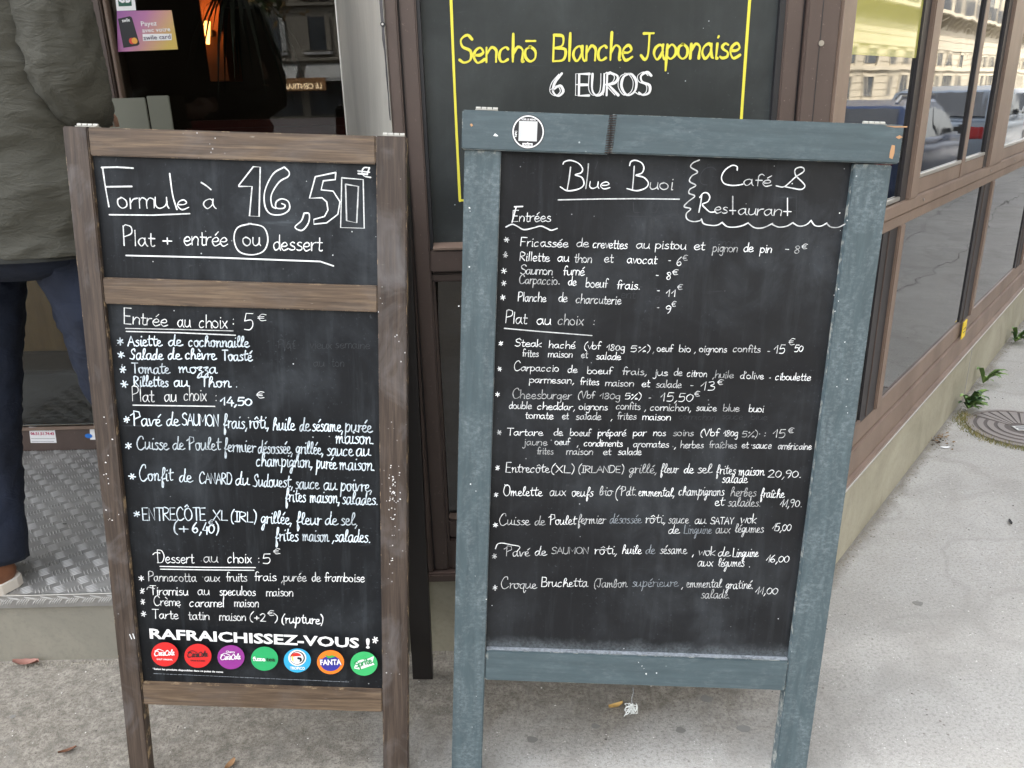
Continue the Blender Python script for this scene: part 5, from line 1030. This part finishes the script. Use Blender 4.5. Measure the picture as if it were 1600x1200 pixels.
# building above both fronts
m_wall = stone('pale_render_wall', (.42,.39,.33), (.52,.49,.42), 1.5)
ub = empty('cafe_building', (0, YA, 2.6), 'pale stone upper storeys above the brown shopfront', 'building')
for (nm, mbx) in (('front_wall', MB().box(-30, .60, .0, .5, .003, 9)),): mbx.build(nm, m_wall, ub)
o = MB().box(.0, 60, .0, .5, 2.603, 11.6).build('side_wall', m_wall, ub); o.rotation_euler = (0, 0, math.pi/2-AZ); o.location = (SO.x, 0, -2.6)
MB().box(-3.6, -.22, -.02, .9, -.10, .0).build('door_head', M['brown'], ub)
MB().box(-.21, .615, -.02, .1, -.02, .0).build('fascia', M['brown'], ub)
o = MB().box(0, LEN, -.02, .06, 2.6-.02, 2.602).build('fascia', M['brown'], ub); o.rotation_euler = (0, 0, math.pi/2-AZ); o.location = (SO.x, 0, -2.6)
lf = empty('left_front', (-2.6, YA, 0), 'brown shopfront wall left of the doorway', 'shopfront'); MB().box(-28, 0, 0, .8, 0, 2.6).build('wall', M['brown'], lf)
# ================================================================ things in the street seen in the window reflections
def car(label, col, s0, d0, hatch=False, k=1.0, zr=ROADZ, rails=False):
    """parked parallel to the side front: local x along the street (nose towards +x), local y across"""
    p = side(s0, zr, d0); e = empty('parked_car', tuple(p), label, 'car', 'cars parked along the side street kerb', rot=(0, 0, math.pi/2-AZ)); 
    paint = mat('car_paint', col, .25, .3); gl = M['car_glass']
    H_, L_ = 1.30*k, 3.8*k; Wd = .80*k
    def st_(x, zb, zw, hw): return [Vector((x, -hw*.96, .20)), Vector((x, -hw, .38)), Vector((x, -hw, zb*.8)), Vector((x, -hw*.95, zb)), Vector((x, hw*.95, zb)), Vector((x, hw, zb*.8)), Vector((x, hw, .38)), Vector((x, hw*.96, .20))]
    bs = [(-L_/2, .62, 0, .70), (-L_/2+.06, .80, 0, .76), (-L_/2+.4, .86, 0, .80), (-.6, .86, 0, .81), (.5, .84, 0, .81), (1.05, .80, 0, .80), (1.55, .72, 0, .77), (L_/2-.05, .60, 0, .70), (L_/2, .48, 0, .64)]
    MB().loft([st_(x*1, zb*k, 0, hw*k) for x, zb, _, hw in bs]).build('body', paint, e, smooth=True)
    xs = [(-1.75 if hatch else -1.35, .84), (-1.25 if hatch else -.95, 1.24), (-.6, 1.30), (.1, 1.29), (.42, 1.22), (1.12, .82)]
    def cr_(x, zz, w0=.76, w1=.62): z0_ = .80; f = (zz-z0_)/.5; ww = w0+(w1-w0)*min(f, 1); return [Vector((x*k, -w0*k, .79*k)), Vector((x*k, -ww*k, zz*k-.03)), Vector((x*k, -ww*k*.9, zz*k)), Vector((x*k, ww*k*.9, zz*k)), Vector((x*k, ww*k, zz*k-.03)), Vector((x*k, w0*k, .79*k))]
    rf = MB().loft([cr_(x, z) for x, z in xs]).build('roof', paint, e, smooth=False)
    for sg_ in (-1, 1):
        for xa, xb, za, zb_ in ((-1.12, -.28, 1.17, 1.20), (-.20, .50, 1.20, 1.12)):
            def pt(x, z, o=.012): f = (z-.8)/.5; return Vector((x*k, sg_*((.76+(.62-.76)*f)+o)*k, z*k))
            MB().add([pt(xa-(.12 if hatch and xa < -1 else 0), .86), pt(xb+(.28 if xb > .4 else 0), .86), pt(xb, zb_), pt(xa, za)], [(0,1,2,3) if sg_ < 0 else (3,2,1,0)]).build('side_window', gl, e)
        MB().bbox(.62*k, .80*k, (.84*sg_-.07)*k, (.84*sg_+.07)*k, .84*k, .96*k, .03).build('wing_mirror', M['car_trim'], e)
        MB().bbox(1.62*k, 1.86*k, (.56*sg_-.12)*k, (.56*sg_+.12)*k, .52*k, .62*k, .03).build('headlight', M['alu'], e); MB().bbox(-1.92*k, -1.86*k, (.6*sg_-.1)*k, (.6*sg_+.1)*k, .6*k, .76*k, .02).build('tail_light', mat('tail_red', (.4,.01,.01), .3), e)
        if rails: MB().tube([(-1.2*k, .52*sg_*k, 1.27*k), (-1.1*k, .52*sg_*k, 1.345*k), (.2*k, .52*sg_*k, 1.345*k), (.32*k, .52*sg_*k, 1.27*k)], .014, 6).build('roof_rail', M['alu'], e)
        for wx in (-1.2, 1.2):
            c_ = Vector((wx*k, .74*sg_*k, .29*k)); wl = MB().tube([c_-Vector((0, .09*k, 0)), c_+Vector((0, .09*k, 0))], .29*k, 24).build('wheel', M['car_trim'], e)
            MB().tube([c_-Vector((0, .095*k, 0)), c_+Vector((0, .095*k, 0))], .18*k, 20).build('rim', M['alu'], wl)
    MB().add([Vector((.50*k, -.56*k, 1.2*k)), Vector((1.10*k, -.68*k, .86*k)), Vector((1.10*k, .68*k, .86*k)), Vector((.50*k, .56*k, 1.2*k))], [(0,1,2,3)]).build('windscreen', gl, e).location = (.012, 0, .015)
    xr = -1.72 if hatch else -1.33; MB().add([Vector((xr*k, .66*k, .88*k)), Vector((xr*k, -.66*k, .88*k)), Vector(((xr+.42)*k, -.57*k, 1.2*k)), Vector(((xr+.42)*k, .57*k, 1.2*k))], [(3,2,1,0)]).build('rear_window', gl, e).location = (-.012, 0, .015)
    for xx, nm in ((L_/2, 'front_plate'), (-L_/2-.01, 'rear_plate')): MB().box(xx, xx+.01, -.22, .22, .42, .52).build(nm, M['white'], e)
    return e
M['car_glass'] = mat('car_glass', (.02,.025,.03), .03, IOR=1.6); M['car_trim'] = mat('car_black_trim', (.02,.02,.02), .5)
CD = 2.52
car('dark blue car parked nearest in the side street reflection', (.035,.075,.20), 9.5, CD, True, .93, rails=True)
car('light silver-blue car parked in the middle of the reflected row', (.30,.36,.44), 13.9, CD, True, 1.02)
car('pale grey hatchback parked farthest along the reflected row', (.50,.52,.54), 18.2, CD, True, .95)
car('black car parked in the reflection nearest the corner', (.03,.03,.035), 5.4, CD, False, .93)
# ---- stone building across the side street
m_st = stone('warm_limestone', (.29,.25,.18), (.39,.34,.25), .5); m_dk = mat('dark_window', (.03,.035,.04), .15)
def facade(name, label, s0, s1, d, col, h=16, shop=False, seed=1, kmul=1.0):
    L = s1-s0; e = empty(name, tuple(side(s1, ZF, d)), label, 'building', rot=(0, 0, math.pi*1.5-AZ)); r_ = random.Random(seed)
    MB().box(0, L, 0, 6, 0, h).build('wall', col, e)
    for z, pr in ((1.95, .18), (3.25, .12), (5.25, .9), (8.6, .25), (11.5, .6), (h-.3, .6)): MB().bbox(-.05, L+.05, -pr, .0, z, z+.22, .02).build('string_course', col, e)
    cs = MB(); z = .25
    while z < 4.6: cs.box(0, L, -.030, -.001, z, z+.30); z += .36
    cs.build('stone_courses', col, e, kind='stuff')
    x = 1.0; wins = []
    while x < L-1.5:
        for z0_, h0, w_ in ((.6, 1.05, 1.5), (2.32, .75, 1.5), (5.9, 2.0, 1.5), (9.1, 2.0, 1.5), (12.0, 1.7, 1.5)):
            if z0_+h0 < h: wins.append((x, z0_, w_, h0))
        x += 3.6
    for x, z, w_, h0 in wins:
        wn = MB().box(x, x+w_, -.06, -.036, z, z+h0).build('window', m_dk, e)
        fr = MB(); fr.box(x-.14, x-.001, -.10, -.031, z-.1, z+h0+.15); fr.box(x+w_+.001, x+w_+.14, -.10, -.031, z-.1, z+h0+.15); fr.box(x, x+w_, -.12, -.031, z+h0, z+h0+.15); fr.box(x+w_/2-.03, x+w_/2+.03, -.075, -.061, z, z+h0); fr.build('window_frame', col, wn)
        if 5.5 < z < 7: 
            MB().box(x-.3, x+w_+.3, -.87, -.84, z-.42, z+.5).build('balcony_rail', M['car_trim'], wn)
    x = .6
    while x < L-.5:
        mb = MB(); mb.loft([[Vector((x+a, y-.0, z)) for a, y in ((0, -.002), (.22, -.002), (.22, yy), (0, yy))] for z, yy in ((4.5, -.08), (4.75, -.30), (5.0, -.55), (5.24, -.80))]); mb.build('console_bracket', col, e); x += 1.5
    return e
facade('stone_building', 'long pale stone building with cornice brackets reflected in the side windows', 24, 125, 14, m_st, 17, seed=2)
facade('stone_building', 'pale stone corner building nearer in the side street reflection', -14, 20, 14, stone('cream_limestone', (.24,.22,.18), (.3,.28,.23), .5), 15, seed=3)
# ---- buildings across the square behind the viewer, reflected in the door glass
def square_building(x0, x1, Y, h, label, col, sign=None):
    e = empty('square_building', (x0, Y, ROADZ), label, 'building'); L = x1-x0
    MB().box(0, L, -8, 0, 0, h).build('wall', col, e)
    x = 1.0; n = 0
    while x < L-1.6:
        for z in (4.6, 8.2, 11.8, 15.2):
            if z+2.4 < h:
                wn = MB().box(x, x+1.2, .02, .05, z, z+2.2).build('window', m_dk, e); mb = MB(); mb.box(x-.35, x-.002, .02, .12, z, z+2.2); mb.box(x+1.202, x+1.55, .02, .12, z, z+2.2); mb.build('shutter', m_awn if n % 3 else col, wn); MB().box(x-.4, x+1.6, .02, .35, z-.30, z-.12).build('window_sill', M['kerb'], wn)
        n += 1; x += 3.2
    for z in (3.9, 7.5): MB().box(0, L, .0, .3, z, z+.2).build('string_course', col, e)
    x = .6
    while x < L-3:
        MB().hexa([(x, .01, 2.9), (x+2.6, .01, 2.9), (x+2.6, 1.1, 2.5), (x, 1.1, 2.5), (x, .01, 3.7), (x+2.6, .01, 3.7), (x+2.6, 1.1, 2.75), (x, 1.1, 2.75)]).build('shop_awning', m_awn if sign else M['kerb'], e)
        MB().box(x, x+2.6, .01, .06, .2, 2.4).build('shop_window', m_dk, e); x += 3.2
    if sign:
        cu = bpy.data.curves.new('t', 'FONT'); cu.body = sign; cu.offset = .02; to = bpy.data.objects.new('t', cu); COL.objects.link(to); dg = bpy.context.evaluated_depsgraph_get(); dg.update()
        me = bpy.data.meshes.new_from_object(to.evaluated_get(dg)); bpy.data.objects.remove(to); xs = [v.co.x for v in me.vertices]; a, b = min(xs), max(xs)
        for v in me.vertices: v.co = (sign_x-x0-(v.co.x-a)*sign_w/(b-a), 1.16, 2.02+v.co.y*.5)
        me.materials.clear(); me.materials.append(m_sig); o = bpy.data.objects.new('shop_sign', me); COL.objects.link(o); o.parent = e
        MB().box(sign_x-x0-sign_w-.3, sign_x-x0+.3, 1.10, 1.14, 1.9, 2.75).build('sign_board', mat('orange_brown_board', (.25,.12,.04), .6), e)
m_sig = mat('cream_glow_lettering', (.75,.6,.4), .5); m_sig.node_tree.nodes['Principled BSDF'].inputs['Emission Color'].default_value = (1,.75,.45,1); m_sig.node_tree.nodes['Principled BSDF'].inputs['Emission Strength'].default_value = 1.5  # emission added so the painted letters read in the door reflection
sign_x, sign_w = -13.0, 3.9
m_awn = mat('pale_awning_cloth', (.30,.30,.29), .8)
square_building(-34, 6, -58, 19, 'pale stone building with awnings across the square, mirrored in the door glass', stone('grey_limestone', (.13,.115,.09), (.19,.17,.14), .4), 'LE CENTRAL CAFE')
square_building(-70, -35, -52, 17, 'taller grey building at the far left of the square', stone('grey_render', (.3,.29,.27), (.36,.35,.33), .4))
square_building(8, 50, -60, 18, 'beige building at the right side of the square', stone('beige_render', (.36,.32,.25), (.44,.40,.31), .4))
# plane trees in the square
def tree(x, y, h, seed, label, cols):
    e = empty('tree', (x, y, ROADZ), label, 'tree', 'trees in the square'); r_ = random.Random(seed); mb = MB()
    mb.tube([(0,0,0), (.05,0,h*.3), (-.05,.05,h*.55)], [.28,.2,.13], 9)
    tips = []
    for k in range(9):
        a = k*2.4; p = Vector((math.cos(a)*h*r_.uniform(.15,.30), math.sin(a)*h*r_.uniform(.15,.30), h*r_.uniform(.6,.95))); mb.tube([(0,.02,h*r_.uniform(.35,.52)), p*.55+Vector((0,0,h*.28)), p], [.1,.06,.02], 6); tips.append(p)
    mb.build('trunk', mat('tree_bark', (.10,.08,.06), .9), e)
    vs_, fs = [], []
    mb = MB()
    for k in range(2600):
        t = tips[r_.randrange(len(tips))]; p = t*r_.uniform(.7, 1.05)+Vector((r_.gauss(0,.5), r_.gauss(0,.5), r_.gauss(0,.45))); s = r_.uniform(.08,.17); n = Vector((r_.gauss(0,1), r_.gauss(0,1), r_.gauss(0,1))).normalized(); a = n.orthogonal().normalized()*s; b = n.cross(a).normalized()*s*.7
        mb.add([p-a, p-b, p+a, p+b], [(0,1,2,3)], r_.randrange(2))
    mb.build('crown', cols, e)
gr = [mat('leaf_green', (.05,.085,.02), .7), mat('leaf_autumn', (.16,.09,.02), .7)]
tree(-8.6, -24, 8.5, 1, 'leafy street tree turning autumn brown in the square, left one', gr); tree(-3, -30, 9, 5, 'leafy street tree in the middle of the square', gr); tree(6, -27, 8, 8, 'leafy street tree at the right of the square', gr)

# ================================================================ inside: lamp and plant
LY = 4.6; lp = atY(326, 40, LY)
m_glow = mat('warm_lamp_glow', (1,.5,.15), .5); bs_ = m_glow.node_tree.nodes['Principled BSDF']; bs_.inputs['Emission Color'].default_value = (1,.42,.10,1); bs_.inputs['Emission Strength'].default_value = 2.2
pc = empty('cut_pillar', (lp.x, LY, ZS-.02), 'orange pillar piece cut short to limit its lamp glow, inside behind the door glass', 'pillar')
MB().box(-.05, .05, .06, .3, 1.18, 2.8).build('pillar', mat('terracotta_plaster', (.30,.10,.04), .8), pc)  # pillar shortened to start above the floor, so less of it glows orange
la = empty('wall_lamp', (lp.x, LY, lp.z), 'small glowing orange wall lamp on the pillar inside', 'lamp')
MB().tube([(-.01,-.02,-.09), (.0,-.02,.02)], [.009,.018], 12).build('lamp_shade', m_glow, la); MB().box(-.012, .012, .0, .058, -.05, -.02).build('bracket', M['black'], la)
ll = bpy.data.lights.new('lamp_light', 'POINT'); ll.energy = .3; ll.color = (1,.36,.09); ll.shadow_soft_size = .03; lo = bpy.data.objects.new('lamp_light', ll); COL.objects.link(lo); lo.location = (0, -.03, .07); lo.parent = la
pp = atY(375, 20, 3.9); pl_ = empty('hanging_plant', tuple(pp), 'dark drooping leafy plant in front of the glowing lamp inside', 'plant'); mb = MB(); r_ = random.Random(4)
for k in range(38):
    a = r_.uniform(0, 6.28); l = r_.uniform(.12, .38); dx, dy = math.cos(a), math.sin(a); w_ = .009
    P = [Vector((0,0,.05))+Vector((dx*l*t, dy*l*t, .10*math.sin(t*2)-.46*l/.3*t*t)) for t in (0,.25,.5,.75,1)]; s_v = Vector((-dy, dx, .3)).normalized()
    mb.add([p+s_v*w_*c for p, w2 in zip(P, (.4,1,1,.7,.05)) for c in (w2, -w2)], [(2*i, 2*i+1, 2*i+3, 2*i+2) for i in range(4)])
mb.build('foliage', mat('dark_leaf', (.015,.02,.012), .6), pl_); MB().tube([(0,0,.02),(0,0,.16)], [.06,.09], 14).build('pot', M['black'], pl_); MB().tube([(0,0,.16),(0,0,1.6)], .004, 5).build('hanger', M['black'], pl_)
# ================================================================ small things on the pavement
mc = empty('manhole_cover', (1.935, 2.835, 0), 'round cast iron manhole cover with radial ribs set in the pavement', 'manhole cover')
m_ci = mat('worn_cast_iron', (.22,.195,.18), .6, .1); m_cg = mat('cast_iron_groove', (.10,.085,.078), .8)
R0 = .190
mb = MB(); mb.tube([(0,0,-.01), (0,0,.0015)], R0, 48); mb.build('base_disc', m_cg, mc)
def ringm(r0, r1, z, n=48, a0=0, a1=2*math.pi):
    mb = MB(); vs_ = []
    for k in range(n+1):
        a = a0+(a1-a0)*k/n; vs_ += [(r0*math.cos(a), r0*math.sin(a), z), (r1*math.cos(a), r1*math.sin(a), z), (r1*math.cos(a), r1*math.sin(a), .0012), (r0*math.cos(a), r0*math.sin(a), .0012)]
    return mb.add(vs_, [(4*k+i, 4*k+(i+1) % 4, 4*k+4+(i+1) % 4, 4*k+4+i) for k in range(n) for i in range(4)])
ringm(R0-.012, R0, .006).build('outer_ring', m_ci, mc)
for r in (.06, .095, .13, .165): ringm(r, r+.022, .004, 40, math.radians(130), math.radians(300)).build('curved_rib', m_ci, mc)
for k in range(15):
    a = math.radians(-55+k*12.5); c_, s_ = math.cos(a), math.sin(a); w_ = .0075
    mb = MB(); P = [(.05, w_*.5), (R0-.016, w_*1.9), (R0-.016, -w_*1.9), (.05, -w_*.5)]; q = [(x*c_-y*s_, x*s_+y*c_) for x, y in P]; mb.prism(q[::-1], .0012, .004); mb.build('radial_rib', m_ci, mc)
MB().bbox(-.03, .03, -.022, .022, .0012, .0055, .001).build('key_plate', M['alu'], mc); [MB().box(-.02, .02, y-.004, y+.004, .0056, .0062).build('key_slot', M['black'], mc) for y in (-.009, .009)]
def leafshape(L, W_, curl, n=8, lobes=0):
    mb = MB(); vs_ = []
    for i in range(n+1):
        t = i/n; w_ = W_*math.sin(math.pi*min(t*.92+.04, 1))**.8*(1+lobes*math.sin(t*19)); x = (t-.5)*L; z = curl*((t-.5)**2)*4
        vs_ += [(x, -w_, z+curl*.8+.4*w_*curl/W_), (x, 0, z*.8), (x, w_, z+curl*.8)]
    mb.add(vs_, [f for i in range(n) for f in ((3*i, 3*i+3, 3*i+4, 3*i+1), (3*i+1, 3*i+4, 3*i+5, 3*i+2))]); return mb
def leaf(name, label, px_, col, L, W_, curl, ang, lobes=0.0, z=.002):
    g_ = gnd(*px_); e = leafshape(L, W_, curl, lobes=lobes); o = e.build(name, mat(label.split()[0]+'_dry_leaf', col, .7), None, True); o.location = (g_.x, g_.y, z); o.rotation_euler = (.05, .0, ang); tag(o, label, 'leaf')
leaf('fallen_leaf', 'pinkish brown curled dead leaf at the foot of the step riser', (42,1040), (.27,.13,.10), .062, .012, .008, .0, .12, .004)
leaf('fallen_leaf', 'small yellow dry leaf lying below the blue chalkboard', (962,1106), (.62,.40,.13), .034, .007, .006, .35)
leaf('fallen_leaf', 'narrow rust brown leaf at the bottom left of the pavement', (106,1175), (.14,.06,.03), .034, .005, .004, .5)
leaf('fallen_leaf', 'tan dry leaf by the bottom rail of the brown board', (360,1197), (.30,.17,.08), .03, .007, .004, 1.2)
leaf('fallen_leaf', 'small dark leaf scrap lying on the right pavement', (1578,818), (.03,.03,.03), .03, .005, .004, 1.3)
leaf('fallen_leaf', 'tiny black leaf scrap lying on the diamond plate step', (124,915), (.02,.018,.015), .010, .0025, .002, .2, 0, ZS+.004)
def weed(label, base, n, L, seed, cols):
    e = empty('weed', tuple(base), label, 'plant'); r_ = random.Random(seed)
    for k in range(n):
        a = r_.uniform(-2.6, .6)-.2; l = L*r_.uniform(.6, 1.1); up_ = r_.uniform(.7, 2.4); dx, dy = math.cos(a), math.sin(a); mb = MB(); P = []
        for t in (0, .3, .6, .85, 1): P.append(Vector((dx*l*t, dy*l*t, l*up_*(t*1.2-.75*t*t)+.004)))
        sv = Vector((-dy, dx, 0)); W_ = l*.13
        mb.add([q for p, w_ in zip(P, (.25, .9, 1, .6, .05)) for q in (p+sv*W_*w_+Vector((0,0,W_*.35*w_)), p, p-sv*W_*w_+Vector((0,0,W_*.35*w_)))], [f for i in range(4) for f in ((3*i, 3*i+3, 3*i+4, 3*i+1), (3*i+1, 3*i+4, 3*i+5, 3*i+2))]); mb.build('leaf', cols[k % len(cols)], e, True)
wc = [mat('weed_leaf_green', (.11,.20,.05), .7), mat('weed_leaf_pale', (.20,.31,.085), .65), mat('weed_leaf_dark', (.055,.115,.04), .75)]
p0 = gnd(1512, 640); weed('larger dark green weed growing at the wall foot nearest the manhole', p0, 34, .08, 2, wc)
p0 = gnd(1536, 600); weed('bright green broad-leaved weed growing just behind the larger weed', p0, 12, .088, 6, wc[:2])
p0 = gnd(1586, 535); weed('small green weed at the wall foot at the right picture edge', p0, 24, .095, 9, wc)
ms = MB(); r_ = random.Random(12)
for k in range(900):
    a = r_.uniform(2.2, 4.4); r = r_.gauss(R0+.012, .014); x, y = 1.935+r*math.cos(a), 2.835+r*math.sin(a); h = r_.uniform(.004, .018); dx, dy = r_.uniform(-.01,.01), r_.uniform(-.01,.01); w_ = .0013
    ms.add([(x-w_, y, .0), (x+w_, y, .0), (x+dx, y+dy, h)], [(0,1,2)], r_.randrange(2))
ms.build('moss_tufts', [mat('moss_olive', (.13,.14,.035), .8), mat('moss_straw', (.26,.22,.09), .8)], kind='stuff')
lt = MB(); c0 = gnd(1466, 690)
for k in range(60):
    p = c0+Vector((r_.gauss(0,.022), r_.gauss(0,.03), abs(r_.gauss(0,.010)))); a = r_.uniform(0,6.3); l = r_.uniform(.006,.018); lt.add([p, p+Vector((math.cos(a)*l, math.sin(a)*l, .003)), p+Vector((math.cos(a+.5)*l*.6, math.sin(a+.5)*l*.6, .006))], [(0,1,2)], r_.randrange(2))
lt.build('leaf_litter', [mat('litter_dark', (.05,.035,.022), .9), mat('litter_tan', (.24,.16,.09), .9)], kind='stuff')
pw = empty('paper_scrap', tuple(gnd(1477, 700)), 'tiny white paper scrap beside the leaf litter at the wall foot', 'litter'); leafshape(.035, .008, .003).build('scrap', M['white'], pw)
ck = MB(); r_ = random.Random(5)
for w0, s0, s1, st_, th in ((.78, 1.2, 16, .16, .006), (1.25, .5, 18, .3, .004)):
    s_ = s0; prevp = None; w_ = w0
    while s_ < s1:
        w_ = w0+r_.uniform(-.03, .03)+.12*math.sin(s_*.9); p = side(s_, .0008, w_); t = th*r_.uniform(.5, 1.3)
        if prevp: ck.add([prevp[0]-SN*prevp[1], p-SN*t, p+SN*t, prevp[0]+SN*prevp[1]], [(0,1,2,3)])
        prevp = (p, t); s_ += st_*r_.uniform(.6, 1.4)
ck.build('pavement_cracks', mat('crack_dirt', (.13,.125,.11), .9), kind='stuff')
# gum spots and grit
gs = MB()
for (x, y, r) in ((831,1156,.011), (1063,1141,.010), (1162,1139,.013), (1104,1092,.013), (1434,943,.012), (930,1135,.009), (20,1120,.006)):
    g_ = gnd(x, y); a0 = r_.uniform(0,3); gs.prism([(g_.x+r*(1+.18*math.sin(3*t+a0))*math.cos(t), g_.y+r*.8*(1+.15*math.cos(2*t+a0))*math.sin(t)) for t in [k*2*math.pi/18 for k in range(18)]], .0002, .0012)
gs.build('chewing_gum_spots', mat('trodden_gum', (.19,.185,.17), .8), kind='stuff')
gt = MB()
for k in range(2600):
    x, y = r_.uniform(-1.4, 2.8), r_.uniform(.95, 4.2)
    rel = Vector((x, y, 0))-SO
    if y > 1.6 and rel.dot(SN) < .01: continue
    s = r_.uniform(.0008, .0024)*(1.0+.25*(y-1)); gt.add([(x+s*math.cos(a+k)*r_.uniform(.6,1.2), y+s*math.sin(a+k)*r_.uniform(.6,1.2), .0004) for a in (0,1.5,3.1,4.6)]+[(x, y, s*.7)], [(0,1,4),(1,2,4),(2,3,4),(3,0,4)], 0 if r_.random() < .55 else 1)
gt.build('grit', [mat('pale_grit', (.62,.60,.57), .8), mat('dark_grit', (.07,.06,.055), .8)], kind='stuff')
# crumbled mortar along the wall foot
cm = MB()
for k in range(1500):
    if r_.random() < .55: s_ = r_.uniform(.3, 4); p = side(s_, 0, abs(r_.gauss(0, .012))+.002)
    else: p = Vector((r_.uniform(-1.6, .6), YA-abs(r_.gauss(0, .008))-.001, 0))
    s = r_.uniform(.0015, .0045); cm.add([(p.x+s*math.cos(a), p.y+s*math.sin(a), 0) for a in (k, k+1.6, k+3.2, k+4.7)]+[(p.x, p.y, s*.8)], [(0,1,4),(1,2,4),(2,3,4),(3,0,4)])
cm.build('crumbled_mortar', mat('mortar_crumbs', (.24,.22,.18), .9), kind='stuff')
# ---------------------------------------------------------------- model units -> metres
bpy.context.view_layer.update()
done = set()
for o in list(COL.objects):
    if o is camo: continue
    if o.type == 'MESH' and o.data.name not in done:
        done.add(o.data.name)
        o.data.transform(Matrix.Scale(K, 4))
    m4 = o.matrix_basis.copy(); m4.translation = m4.translation*K; o.matrix_basis = m4
bpy.context.view_layer.update()
